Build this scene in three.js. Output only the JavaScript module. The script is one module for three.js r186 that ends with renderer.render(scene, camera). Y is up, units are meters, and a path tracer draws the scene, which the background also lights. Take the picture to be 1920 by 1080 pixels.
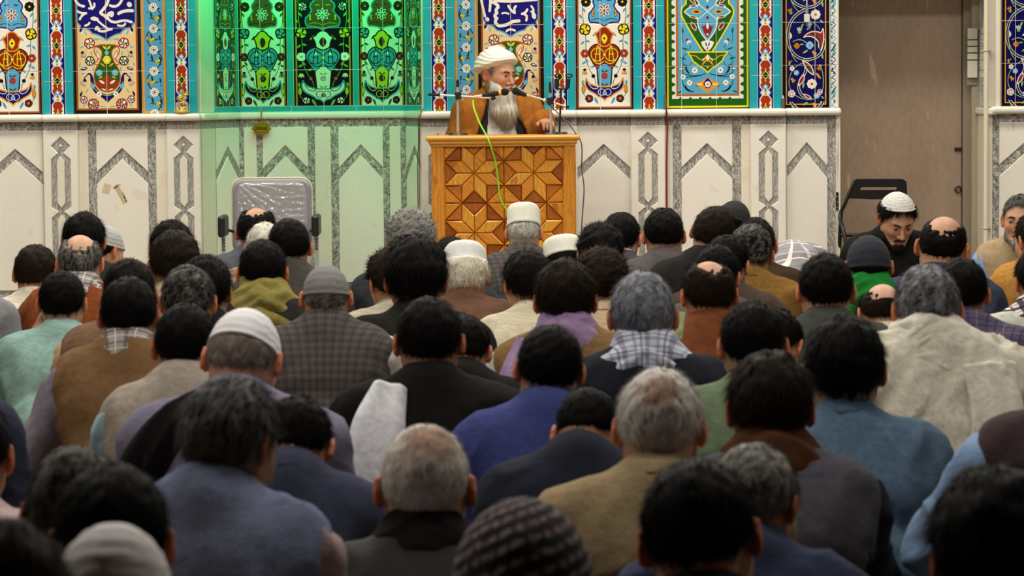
import * as THREE from 'three';
import { mergeGeometries, mergeVertices } from 'three/addons/utils/BufferGeometryUtils.js';
import { RoundedBoxGeometry } from 'three/addons/geometries/RoundedBoxGeometry.js';
import { ImprovedNoise } from 'three/addons/math/ImprovedNoise.js';
import { RectAreaLightUniformsLib } from 'three/addons/lights/RectAreaLightUniformsLib.js';

// ------------------------------------------------------------------ camera, light, exposure
RectAreaLightUniformsLib.init();
const scene = new THREE.Scene();
scene.background = new THREE.Color(0x000000);
const renderer = new THREE.WebGLRenderer({ antialias: true });
renderer.toneMapping = THREE.LinearToneMapping;
renderer.toneMappingExposure = 1.1;
renderer.shadowMap.enabled = true;

const F = 5580, EYE = 1.45, HORIZON = 156, DIST = 18;           // focal length in photo pixels, lens height, horizon row, distance to the wall
const camera = new THREE.PerspectiveCamera(2 * Math.atan(540 / F) * 180 / Math.PI, 16 / 9, 0.3, 60);
camera.position.set(0, EYE, DIST);
camera.rotation.order = 'YXZ';
camera.rotation.set(-Math.atan((540 - HORIZON) / F), 0, -0.0085);
camera.focus = 17.0;
camera.userData.fStop = 9;
camera.updateMatrixWorld(true);
scene.add(camera);

const CEILING = 4.3;
const WARM = new THREE.Color().setRGB(1.0, 0.945, 0.83);
const LAMPS = [                                                  // ceiling panels: x, z, width, depth, intensity
  [-4.2, 1.6, 1.2, 0.6, 24], [-2.1, 1.6, 1.2, 0.6, 25], [0, 1.6, 1.2, 0.6, 22], [2.1, 1.6, 1.2, 0.6, 17], [4.2, 1.6, 1.2, 0.6, 16],
  [-2.8, 4.8, 1.2, 0.6, 30], [0, 4.8, 1.2, 0.6, 28], [2.8, 4.8, 1.2, 0.6, 26],
  [-2.8, 8.2, 1.2, 0.6, 26], [0, 8.2, 1.2, 0.6, 25], [2.8, 8.2, 1.2, 0.6, 23],
  [-2.8, 11.8, 1.2, 0.6, 21], [0, 11.8, 1.2, 0.6, 19], [2.8, 11.8, 1.2, 0.6, 9],
];
const GREEN = new THREE.Color().setRGB(0.05, 1.0, 0.34);         // the coloured tube in the niche
const GREEN_POWER = 24;

// ------------------------------------------------------------------ helpers
const V3 = (x, y, z) => new THREE.Vector3(x, y, z);
const clamp = (x, a, b) => Math.min(b, Math.max(a, x));
const lerp = (a, b, t) => a + (b - a) * t;
const smooth = (a, b, x) => { const t = clamp((x - a) / (b - a), 0, 1); return t * t * (3 - 2 * t); };
const rad = (d) => d * Math.PI / 180;
function rng(seed) { let s = seed >>> 0; return () => { s = (s + 0x6d2b79f5) | 0; let t = Math.imul(s ^ (s >>> 15), 1 | s); t = (t + Math.imul(t ^ (t >>> 7), 61 | t)) ^ t; return ((t ^ (t >>> 14)) >>> 0) / 4294967296; }; }
const perlin = new ImprovedNoise();
const noise = (x, y, z) => perlin.noise(x, y, z);
const ray = (px, py) => V3((px - 960) / F, (540 - py) / F, -1).applyQuaternion(camera.quaternion);
const at = (px, py, depth) => ray(px, py).multiplyScalar(depth).add(camera.position);           // a photo point at a distance along the lens axis
const onZ = (px, py, z) => { const r = ray(px, py); return r.multiplyScalar((z - DIST) / r.z).add(camera.position); };   // a photo point on an upright plane
const X = (px, z = 0) => onZ(px, 230, z).x;
const Y = (py, px = 960, z = 0) => onZ(px, py, z).y;

const taken = new Map();
function numbered(name) { const n = taken.get(name) ?? 0; taken.set(name, n + 1); return n ? name + '_' + String(n).padStart(3, '0') : name; }
function tag(o, label, category, group, kind) {
  if (label) o.userData.label = label;
  if (category) o.userData.category = category;
  if (group) o.userData.group = group;
  if (kind) o.userData.kind = kind;
  return o;
}
function shade(o) { o.castShadow = true; o.receiveShadow = true; return o; }
function part(name, geometry, material, parent, label) {
  const m = shade(new THREE.Mesh(geometry, material)); m.name = name; parent.add(m);
  if (label) m.userData.label = label;
  return m;
}
function group(name, parent) { const g = new THREE.Group(); g.name = name; parent.add(g); return g; }
function thing(name, label, category, groupName, position = [0, 0, 0], turn = 0) {
  const g = new THREE.Group(); g.name = numbered(name); scene.add(g); g.position.set(...position); g.rotation.y = turn;
  return tag(g, label, category, groupName);
}
function structure(name, geometry, material) { const m = shade(new THREE.Mesh(geometry, material)); m.name = numbered(name); m.userData.kind = 'structure'; scene.add(m); return m; }
function structureGroup(name) { const g = new THREE.Group(); g.name = numbered(name); g.userData.kind = 'structure'; scene.add(g); return g; }
const box = (x0, x1, y0, y1, z0, z1) => new THREE.BoxGeometry(x1 - x0, y1 - y0, z1 - z0).translate((x0 + x1) / 2, (y0 + y1) / 2, (z0 + z1) / 2);
const rbox = (x0, x1, y0, y1, z0, z1, r = 0.006, seg = 2) => new RoundedBoxGeometry(x1 - x0, y1 - y0, z1 - z0, seg, r).translate((x0 + x1) / 2, (y0 + y1) / 2, (z0 + z1) / 2);
const tube = (points, r, seg = 24, sides = 8) => new THREE.TubeGeometry(new THREE.CatmullRomCurve3(points), seg, r, sides);
function rod(a, b, r0, r1 = r0, sides = 14) {
  const d = b.clone().sub(a), g = new THREE.CylinderGeometry(r1, r0, d.length(), sides);
  g.applyQuaternion(new THREE.Quaternion().setFromUnitVectors(V3(0, 1, 0), d.clone().normalize()));
  return g.translate((a.x + b.x) / 2, (a.y + b.y) / 2, (a.z + b.z) / 2);
}
const merged = (list) => mergeGeometries(list.map((g) => { const h = g.index ? g.toNonIndexed() : g; for (const k of Object.keys(h.attributes)) if (!['position', 'normal', 'uv'].includes(k)) h.deleteAttribute(k); return h; }));
function prism(points, z0, z1, bevel = 0.003) {                  // an upright slab with an outline in x, y and a chamfered front
  const s = new THREE.Shape(points.map(([x, y]) => new THREE.Vector2(x, y)));
  return new THREE.ExtrudeGeometry(s, { depth: z1 - z0 - bevel, bevelEnabled: true, bevelThickness: bevel, bevelSize: bevel, bevelOffset: -bevel, bevelSegments: 1 }).translate(0, 0, z0);
}

// ------------------------------------------------------------------ computed textures
function canvas(w, h, draw) {
  const c = document.createElement('canvas'); c.width = w; c.height = h;
  draw(c.getContext('2d'), w, h);
  const t = new THREE.CanvasTexture(c); t.colorSpace = THREE.SRGBColorSpace; t.wrapS = t.wrapT = THREE.RepeatWrapping; t.magFilter = THREE.LinearFilter;
  return t;
}
function field(size, f, channels = 1) {                          // a tiling data texture, f(u, v) gives grey 0..1 or [r, g, b] 0..1
  const d = new Uint8Array(size * size * 4);
  for (let y = 0; y < size; y++) for (let x = 0; x < size; x++) {
    const v = f(x / size, y / size), o = (y * size + x) * 4, c = Array.isArray(v) ? v : [v, v, v];
    for (let k = 0; k < 3; k++) d[o + k] = clamp(Math.round(c[k] * 255), 0, 255);
    d[o + 3] = 255;
  }
  const t = new THREE.DataTexture(d, size, size, THREE.RGBAFormat); t.wrapS = t.wrapT = THREE.RepeatWrapping; t.magFilter = THREE.LinearFilter; t.minFilter = THREE.LinearFilter;
  if (channels === 3) t.colorSpace = THREE.SRGBColorSpace;
  t.needsUpdate = true;
  return t;
}
const tileable = (u, v, n, seed) => {                            // periodic noise, period 1
  const a = u * Math.PI * 2, b = v * Math.PI * 2, r = n / (Math.PI * 2);
  return noise(Math.cos(a) * r + seed, Math.sin(a) * r + Math.cos(b) * r, Math.sin(b) * r + seed * 1.7);
};
function repeated(t, x, y) { const c = t.clone(); c.repeat.set(x, y); c.needsUpdate = true; return c; }
const C = (hex) => new THREE.Color(hex);
function std(color, roughness = 0.8, extra = {}) { return new THREE.MeshStandardMaterial({ color, roughness, ...extra }); }
// ------------------------------------------------------------------ painted tile panels (print on real tiles); drawn in photo pixels, y from -32 (top) to 208 (ledge)
const INK = { white: '#efe9dc', navy: '#17116e', blue: '#58a6cf', turq: '#2fb3bd', red: '#a43517', maroon: '#8e2a36', orange: '#e79a22', brown: '#a85420', yellow: '#f2dc1f', green: '#1d5c16', lime: '#a9d64a', black: '#161310', beige: '#efcf94', dark: '#14101f', leaf: '#7fc040' };
const PXU = 4;                                                   // texture pixels to a photo pixel
function panelTexture(width, paint, y0 = -32, y1 = 208) {
  return canvas(Math.round(width * PXU), Math.round((y1 - y0) * PXU), (g) => { g.scale(PXU, PXU); g.translate(0, -y0); g.lineJoin = g.lineCap = 'round'; paint(g, width); });
}
function pathOf(g, pts, close = true) {                          // [x,y] line, [cx,cy,x,y] quadratic, [a,b,c,d,x,y] cubic
  g.beginPath(); g.moveTo(pts[0][0], pts[0][1]);
  for (const p of pts.slice(1)) p.length === 2 ? g.lineTo(...p) : p.length === 4 ? g.quadraticCurveTo(...p) : g.bezierCurveTo(...p);
  if (close) g.closePath();
}
function fillPath(g, pts, fill, line, w = 1) { pathOf(g, pts); if (fill) { g.fillStyle = fill; g.fill(); } if (line) { g.strokeStyle = line; g.lineWidth = w; g.stroke(); } }
function line(g, pts, color, w = 1) { pathOf(g, pts, false); g.strokeStyle = color; g.lineWidth = w; g.stroke(); }
function both(g, cx, draw) { for (const s of [1, -1]) { g.save(); g.translate(cx, 0); g.scale(s, 1); draw(s); g.restore(); } }
function disc(g, x, y, r, fill, stroke, w = 0.8) { g.beginPath(); g.arc(x, y, r, 0, Math.PI * 2); if (fill) { g.fillStyle = fill; g.fill(); } if (stroke) { g.strokeStyle = stroke; g.lineWidth = w; g.stroke(); } }
function flower(g, x, y, r, petals, fill, edge, heart, turn = 0) {
  for (let k = 0; k < petals; k++) { const a = turn + k / petals * Math.PI * 2; g.beginPath(); g.ellipse(x + Math.cos(a) * r * 0.6, y + Math.sin(a) * r * 0.6, r * 0.46, r * 1.25 / Math.sqrt(petals), a, 0, Math.PI * 2); g.fillStyle = fill; g.fill(); if (edge) { g.strokeStyle = edge; g.lineWidth = r * 0.25; g.stroke(); } }
  disc(g, x, y, r * 0.27, heart);
}
function leaf(g, x, y, len, wid, deg, fill, edge) {
  g.save(); g.translate(x, y); g.rotate(rad(deg));
  fillPath(g, [[0, 0], [len * 0.35, -wid, len, 0], [len * 0.5, wid * 0.9, 0, 0]], fill, edge, 0.7); g.restore();
}
function tulip(g, x, y, r, deg, petal, edge, cup) {
  g.save(); g.translate(x, y); g.rotate(rad(deg));
  for (const a of [-0.5, 0, 0.5]) { g.save(); g.rotate(a); fillPath(g, [[0, 0], [-r * 0.4, r * 0.6, 0, r * 1.3], [r * 0.4, r * 0.6, 0, 0]], petal, edge, 0.9); g.restore(); }
  fillPath(g, [[-r * 0.5, -r * 0.1], [0, -r * 0.9, r * 0.5, -r * 0.1], [0, r * 0.45, -r * 0.5, -r * 0.1]], cup); g.restore();
}
function framed(g, w, borders, ground) {                         // borders from the outside in: [colour, thickness]; open towards the top
  let d = 0;
  for (const [c, t] of borders) { g.fillStyle = c; g.fillRect(d, -40, w - 2 * d, 248 - d); d += t; }
  g.fillStyle = ground; g.fillRect(d, -40, w - 2 * d, 248 - d);
}

// vase on a white ground; the same drawing in other glazes lines the niche
function vasePanel(g, w, k) {
  framed(g, w, k.borders, k.ground);
  const cx = w / 2;
  g.save(); g.translate(cx, 0); g.scale(k.sx ?? 1, 1); g.translate(-cx, 0);
  fillPath(g, [[cx, 53], [cx - 7, 44, cx - 26, 45], [cx - 31, 38, cx - 28, 28], [cx - 22, 23, cx - 18, 14], [cx - 25, 4, cx - 14, -4], [cx - 22, -16, cx - 12, -30], [cx, -40], [cx + 12, -30], [cx + 22, -16, cx + 14, -4], [cx + 25, 4, cx + 18, 14], [cx + 22, 23, cx + 28, 28], [cx + 31, 38, cx + 26, 45], [cx + 7, 44, cx, 53]], k.medallion, k.medEdge, 2.4);
  both(g, cx, () => { leaf(g, 21, 35, 15, 5, -90, k.bud, k.line); disc(g, 20, 28, 1, k.line); line(g, [[2, 42], [12, 35, 24, 41]], k.stem, 1.4); leaf(g, 4, 4, 10, 3, 0, k.stem); });
  for (let a = 0; a < 8; a++) { const t = a / 8 * Math.PI * 2; g.save(); g.translate(cx, 22); g.rotate(t); fillPath(g, [[0, -2], [-4, -8, 0, -12], [4, -8, 0, -2]], k.rose, k.roseEdge, 1.1); g.restore(); }
  disc(g, cx, 23, 2.4, k.leaf);
  both(g, cx, (s) => {                                            // climbing stem with its flowers
    line(g, [[34, -32], [44, -10, 40, 10], [42, 30, 37, 56], [33, 80, 36, 105], [33, 125, 24, 140], [17, 150, 16, 160]], k.stem, 1.1);
    for (const [lx, ly, a] of [[40, 18, 120], [42, 38, -60], [36, 78, 160], [37, 80, 40], [36, 112, 130], [34, 118, 30], [26, 130, -150], [40, 152, 80]]) leaf(g, lx, ly, 10, 4.2, a, k.spray, null);
    flower(g, 34, 7, 8, 8, k.f1, k.line, k.f1h); flower(g, 36, 58, 9.5, 4, k.f2, k.line, k.f1h, 0.5);
    flower(g, 36.5, 103, 7, 6, k.f3, k.f3e, k.f1h); tulip(g, 37, 134, 7, 0, k.f2, k.f3e, k.line); disc(g, 21, 145, 3.2, k.bud2, k.line);
    leaf(g, 40, 178, 18, 7, -92, k.bud, k.line); flower(g, 29, 187, 6.5, 5, k.f4, k.line, k.f1h); leaf(g, 20, 184, -16, 5, -60, k.spray, null); line(g, [[29, 187], [38, 184, 41, 174]], k.stem, 0.9);
    leaf(g, 12, 62, 14, 4.5, -140 + 180, k.spray, k.leafEdge);
  });
  fillPath(g, [[cx, 132], [cx - 14, 132], [cx - 24, 118, cx - 29, 106], [cx - 31, 92, cx - 17, 86], [cx - 6, 84, cx, 92], [cx + 6, 84, cx + 17, 86], [cx + 31, 92, cx + 29, 106], [cx + 24, 118, cx + 14, 132], [cx + 12, 164], [cx - 12, 164], [cx - 14, 132]], k.vase, k.vaseEdge, 2);
  both(g, cx, () => { g.beginPath(); g.arc(13, 105, 12, 0, Math.PI * 2); g.strokeStyle = k.knot; g.lineWidth = 1.5; g.stroke(); line(g, [[9, 115], [10, 92], [13, 88], [15, 100], [17, 115]], k.knot, 1.5); line(g, [[8, 104], [18, 104]], k.knot, 1.5); line(g, [[2, 118], [12, 128, 22, 114]], k.knot, 1.6); fillPath(g, [[9, 100], [12, 92], [15, 100]], k.knotFill); });
  disc(g, cx, 105, 3.2, k.f2, k.line);
  fillPath(g, [[cx - 18, 66], [cx - 12, 64, cx - 9, 58], [cx, 49, cx + 9, 58], [cx + 12, 64, cx + 18, 66], [cx + 12, 74, cx + 12, 84], [cx, 96, cx - 12, 84], [cx - 12, 74, cx - 18, 66]], k.cup, k.cupEdge, 2.4);
  fillPath(g, [[cx, 66], [cx - 11, 74, cx, 85], [cx + 11, 74, cx, 66]], k.cupHeart, k.cupEdge, 1); disc(g, cx, 75, 2, k.line);
  fillPath(g, [[cx - 14, 131], [cx - 9, 128, cx - 7, 124], [cx, 119, cx + 7, 124], [cx + 9, 128, cx + 14, 131], [cx + 12, 148, cx + 11, 166], [cx - 11, 166], [cx - 12, 148, cx - 14, 131]], k.foot, k.vaseEdge, 1.6);
  flower(g, cx, 145, 5.5, 6, k.rose, k.f3e, k.leaf); leaf(g, cx, 138, 8, 3, -30, k.stem); leaf(g, cx, 138, 8, 3, -150, k.stem); leaf(g, cx, 163, 8, 3, -30, k.stem); leaf(g, cx, 163, 8, 3, -150, k.stem);
  fillPath(g, [[cx - 34, 149], [cx - 30, 165, cx, 165], [cx + 30, 165, cx + 34, 149], [cx + 41, 165, cx + 26, 174], [cx + 14, 180, cx + 12, 184], [cx + 4, 184, cx, 191], [cx - 4, 184, cx - 12, 184], [cx - 14, 180, cx - 26, 174], [cx - 41, 165, cx - 34, 149]], k.boat, k.boatEdge, 2.6);
  both(g, cx, () => { line(g, [[31, 157], [24, 172, 14, 168], [10, 164, 14, 160]], k.boatLine, 1.3); g.beginPath(); g.arc(6, 175, 6, 0, Math.PI * 2); g.strokeStyle = k.boatLine; g.lineWidth = 1.3; g.stroke(); });
  disc(g, cx, 177, 3.4, k.boatGem, k.boatLine);
  g.restore();
}
const I = INK;
const VASE_WHITE = { borders: [[I.black, 3], [I.brown, 3]], ground: I.white, medallion: I.blue, medEdge: I.navy, rose: I.white, roseEdge: I.white, bud: I.orange, bud2: I.black, stem: '#1f4a22', spray: '#4b9fc0', leaf: '#2f7a33', leafEdge: null, line: I.black, f1: I.black, f1h: I.yellow, f2: I.yellow, f3: I.maroon, f3e: '#b3452e', f4: I.maroon, vase: '#8c2d12', vaseEdge: I.black, knot: I.yellow, knotFill: null, cup: '#8c2d12', cupEdge: I.orange, cupHeart: I.yellow, foot: I.blue, boat: I.navy, boatEdge: I.orange, boatLine: I.white, boatGem: I.blue };
VASE_WHITE.rose = I.maroon;
const NICHE_LIGHT = { ...VASE_WHITE, borders: [[I.black, 4], ['#c98f1c', 3]], ground: '#e9f0dc', medallion: '#6d4a1c', medEdge: '#2f9fae', rose: '#5c3d17', roseEdge: '#e7efe0', bud: '#b9c82a', stem: '#10301a', spray: '#1b5a2e', f1: '#5b2c1a', f1h: '#c58a2c', f2: '#2f9fb0', f3: '#6a3426', f3e: '#32170f', f4: '#5a1f1c', vase: '#2aa0b4', vaseEdge: '#321015', knot: '#11151f', knotFill: '#e9e6d0', cup: '#d3d11f', cupEdge: '#2a1410', cupHeart: '#7a1d18', foot: '#d3d11f', boat: '#0d1220', boatEdge: '#2a9fb2', boatLine: '#d6d62a', boatGem: '#8a4a1c' };
const NICHE_DARK = { ...NICHE_LIGHT, ground: '#0b0b18', rose: '#6d4a1c', stem: '#6fae3a', spray: '#6db33f', f1: '#e7efe0', f2: '#d3d11f', f3: '#e7efe0', f3e: '#e7efe0', f4: '#e7efe0', line: '#0b0b18', cup: '#e3ecd8', cupEdge: '#4a1a16', foot: '#e3ecd8', boat: '#e3ecd8', boatLine: '#1b3a22', bud2: '#b3772a' };

function medallionFlowers(g, cx) {
  both(g, cx, () => {
    line(g, [[6, 71], [22, 62, 34, 75], [44, 90, 40, 120]], '#79c0da', 1.3);
    for (const [x, y, a, l] of [[38, 62, -70, 12], [52, 84, 190, 10], [30, 90, 100, 10], [26, 118, 90, 14], [50, 112, 70, 9], [50, 134, 200, 9], [36, 160, 60, 11], [34, 178, 110, 10], [48, 196, 230, 12], [16, 193, 170, 14], [14, 70, -10, 12]]) leaf(g, x, y, l, 3.4, a, '#6db9d6');
    flower(g, 32.5, 76, 9, 6, '#f3ede0', I.maroon, I.leaf, 0.3);
    tulip(g, 46, 94, 7, 12, '#f3ede0', I.maroon, '#1a1220');
    flower(g, 32, 109, 8, 6, '#f3ede0', '#1a1410', I.leaf);
    leaf(g, 37, 122, 14, 6, 12, I.navy); leaf(g, 40, 122, 8, 2.6, 12, '#f3ede0');
    leaf(g, 50, 56, -16, 6, 70, I.navy); leaf(g, 48, 60, -9, 2.6, 70, '#f3ede0');
    tulip(g, 43, 146, 8, -30, '#f3ede0', I.maroon, '#1a1220');
    flower(g, 27, 190, 9.5, 9, '#f3ede0', I.maroon, I.leaf); flower(g, 45, 181, 6.5, 6, '#f3ede0', I.maroon, I.blue); leaf(g, 52, 176, -12, 4, 70, '#1a1220');
  });
}
function vessel(g, cx) {
  fillPath(g, [[cx - 40, 134], [cx - 30, 126, cx - 26, 142], [cx - 24, 168, cx, 172], [cx + 24, 168, cx + 26, 142], [cx + 30, 126, cx + 40, 134], [cx + 36, 134, cx + 32, 136], [cx + 34, 160, cx + 20, 172], [cx + 8, 178, cx, 187], [cx - 8, 178, cx - 20, 172], [cx - 34, 160, cx - 32, 136], [cx - 36, 134, cx - 40, 134]], I.navy);
  line(g, [[cx - 30, 148], [cx - 24, 170, cx, 174], [cx + 24, 170, cx + 30, 148]], '#a9d64a', 1.2);
  both(g, cx, () => { flower(g, 28, 156, 4.5, 6, '#6db9d6', null, '#6db9d6'); flower(g, 16, 171, 5, 6, '#f3ede0', null, I.maroon); line(g, [[38, 136], [46, 140, 42, 146]], I.navy, 2); });
  fillPath(g, [[cx - 24, 82], [cx - 10, 78, cx, 79], [cx + 10, 78, cx + 24, 82], [cx + 12, 83, cx + 9, 92], [cx + 8, 104, cx + 18, 118], [cx + 30, 136, cx + 20, 156], [cx + 12, 166, cx, 167], [cx - 12, 166, cx - 20, 156], [cx - 30, 136, cx - 18, 118], [cx - 8, 104, cx - 9, 92], [cx - 12, 83, cx - 24, 82]], '#245a1c', I.brown, 2);
  fillPath(g, [[cx - 23, 146], [cx - 10, 150, cx, 132], [cx + 10, 150, cx + 23, 146], [cx + 18, 164, cx, 166], [cx - 18, 164, cx - 23, 146]], I.red);
  both(g, cx, () => {
    line(g, [[22, 83], [27, 92, 20, 99], [13, 106, 22, 112], [26, 116, 18, 116]], I.brown, 1.8); fillPath(g, [[20, 90], [10, 100, 14, 106], [22, 100, 20, 90]], '#f3ede0', I.brown, 1);
    flower(g, 15, 131, 6, 7, '#6db9d6', null, '#a9d64a'); leaf(g, 4, 120, 12, 4, -40, I.orange); leaf(g, 8, 138, 10, 4, 20, I.orange); leaf(g, 5, 152, 13, 5, -35, '#f3ede0'); leaf(g, 4, 159, 12, 3, 0, '#245a1c'); leaf(g, 2, 164, 10, 3, -20, '#f3ede0'); leaf(g, 1, 88, 10, 4, -50, I.yellow);
  });
  flower(g, cx, 107, 7.5, 6, I.yellow, null, '#f3ede0'); flower(g, cx, 94, 4, 5, '#6db9d6', null, I.leaf);
}
function scriptPanel(g, w, strokes) {
  framed(g, w, [[I.black, 7], [I.brown, 3.5]], I.beige);
  const cx = w / 2, e = w / 2 - 10.5;
  fillPath(g, [[cx - e, -40], [cx + e, -40], [cx + e, 36], [cx + 48, 46, cx + 40, 49], [cx + 32, 50, cx + 27, 58], [cx + 12, 60, cx, 71], [cx - 12, 60, cx - 27, 58], [cx - 32, 50, cx - 40, 49], [cx - 48, 46, cx - e, 36]], I.navy, I.blue, 2.6);
  medallionFlowers(g, cx); vessel(g, cx);
  for (const [wid, ...pts] of strokes) line(g, pts.map((p) => p.map((v, i) => (i % 2 ? v : v + cx))), I.white, wid);
}
// the visible strokes of the two inscriptions, as dx from the panel's middle, y
const SCRIPT_A = [
  [5, [-58, -6], [-54, 6, -42, 7]], [4, [-33, -8], [-26, 12]], [4, [-22, 2], [-20, 12, -32, 11]],
  [5.5, [6, -20], [8, 0, -8, 16], [-14, 20, -4, 24], [0, 28, 2, 30]], [8, [6, 22], [14, 18, 10, 24]], [5, [2, 24], [4, 38, 20, 37], [36, 32, 44, 36], [48, 37]],
  [5, [8, 6], [26, 14, 34, -14]], [6, [24, 21], [32, 15, 50, 16]], [9, [44, 4], [45, 5]], [4.5, [-54, 16], [-50, 20, -38, 20], [-46, 22, -50, 31]],
  [4, [-28, 30], [-24, 26, -16, 31], [-22, 34, -28, 30]], [4, [-18, 32], [-6, 44, 2, 48]], [4, [-40, 43], [-34, 42, -32, 38]], [4.5, [-20, 50], [-18, 42, -14, 50], [-18, 54, -4, 54], [6, 50, 10, 50]], [4, [22, 43], [34, 46, 36, 40]],
];
const SCRIPT_B = [
  [4.5, [-56, 2], [-49, 32]], [7, [-45, 37], [-44, 38]], [5, [-46, -20], [-38, 4], [-40, 22]], [6, [-38, 4], [-22, 10, -24, 16], [-30, 20, -26, 26], [-34, 32, -26, 36], [-34, 44, -22, 50], [-8, 50, 4, 42], [12, 41, 16, 41]],
  [5, [-30, 3], [0, 6, 30, 3], [50, 2]], [4.5, [-4, 13], [2, 24, 8, 26], [6, 16, 10, 14]], [4.5, [32, 20], [30, 26, 22, 28], [34, 28, 30, 40]], [4, [40, 14], [48, 24, 40, 24], [50, 30, 46, 36], [40, 34, 44, 24]],
  [3.5, [-16, 27], [-10, 24, -4, 28]], [4, [-8, 60], [-2, 54, 8, 59]], [4, [42, -20], [44, -6]],
];
function blueBand(g, w) {
  framed(g, w, [[I.black, 1], [I.orange, 4]], '#57a6cc');
  const cx = w / 2 + 0.5;
  for (let k = -1; k < 6; k++) {
    const y = 10 + k * 39.6, s = k % 2 ? 1 : 1;
    line(g, [[cx, y], [cx + (k % 2 ? -19 : 19), y + 10, cx + (k % 2 ? -12 : 12), y + 24], [cx + (k % 2 ? -8 : 8), y + 33, cx, y + 39.6]], '#45201a', 1.9); line(g, [[cx + (k % 2 ? -12 : 12), y + 24], [cx + (k % 2 ? -2 : 2), y + 22, cx + (k % 2 ? 8 : -8), y + 20]], '#45201a', 1.5);
    leaf(g, cx - 6, y + 8, 15, 4, 75, '#16401c'); leaf(g, cx + 6, y + 4, 8, 3, -20, '#16401c'); leaf(g, cx + 10, y + 12, 12, 3.5, -100 + 180, '#16401c');
    disc(g, cx - 11, y + 9, 1.4, '#5a1a20'); disc(g, cx + 12, y + 27, 1.4, '#5a1a20');
    flower(g, cx - 0.5, y, 8, 7, I.white, null, '#2c6b2a'); for (let a = 0; a < 7; a++) disc(g, cx - 0.5 + Math.cos(a * 0.9) * 4.6, y + Math.sin(a * 0.9) * 4.6, 0.9, '#8e2a36');
    tulip(g, cx + 5 * (k % 2 ? -1 : 1) + 3, y + 20, 5.5, 60, I.yellow, '#b7a11a', I.yellow); if (k % 2) leaf(g, cx - 13, y + 22, 10, 5, -80, I.orange, '#8a5a14');
  }
}
function strapBand(g, w) {                                       // the interlace between the turquoise tiles; period 65.5
  g.fillStyle = I.navy; g.fillRect(0, -40, w, 260);
  const cx = w / 2;
  for (let k = -1; k < 5; k++) {
    const y = 15 + k * 65.4;                                     // the joint between two tiles
    for (const s of [1, -1]) {
      g.save(); g.translate(cx, y); g.scale(1, s);
      fillPath(g, [[-10, 0], [10, 0], [10, 21], [5, 28], [-5, 28], [-10, 21]], I.red, I.white, 2);
      fillPath(g, [[-9, 0], [-4, 8, -9, 8], [-9, 0]], I.white); fillPath(g, [[9, 0], [4, 8, 9, 8], [9, 0]], I.white);
      fillPath(g, [[-9, 9], [-5, 13, -9, 17]], I.white); fillPath(g, [[9, 9], [5, 13, 9, 17]], I.white);
      g.restore();
    }
    fillPath(g, [[cx, y - 7], [cx + 7, y], [cx, y + 7], [cx - 7, y]], I.black, '#b7dc5a', 1.6); line(g, [[cx, y - 12], [cx, y - 7]], '#b7dc5a', 2); line(g, [[cx, y + 7], [cx, y + 12]], '#b7dc5a', 2);
    const m = y + 32.7;
    for (const d of [-11, 11]) fillPath(g, [[cx, m + d - 4.5], [cx + 4, m + d], [cx, m + d + 4.5], [cx - 4, m + d]], I.white, '#5aaede', 1.8);
    fillPath(g, [[cx - 9.5, m], [cx - 3, m - 9], [cx, m - 5], [cx + 3, m - 9], [cx + 9.5, m], [cx + 3, m + 9], [cx, m + 5], [cx - 3, m + 9]], I.white, '#5aaede', 1.9);
    fillPath(g, [[cx, m - 6], [cx + 2.5, m - 3.4], [cx, m - 1], [cx - 2.5, m - 3.4]], I.red); fillPath(g, [[cx, m + 6], [cx + 2.5, m + 3.4], [cx, m + 1], [cx - 2.5, m + 3.4]], I.red);
    disc(g, cx, m, 2.2, '#b7dc5a');
  }
}
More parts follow.
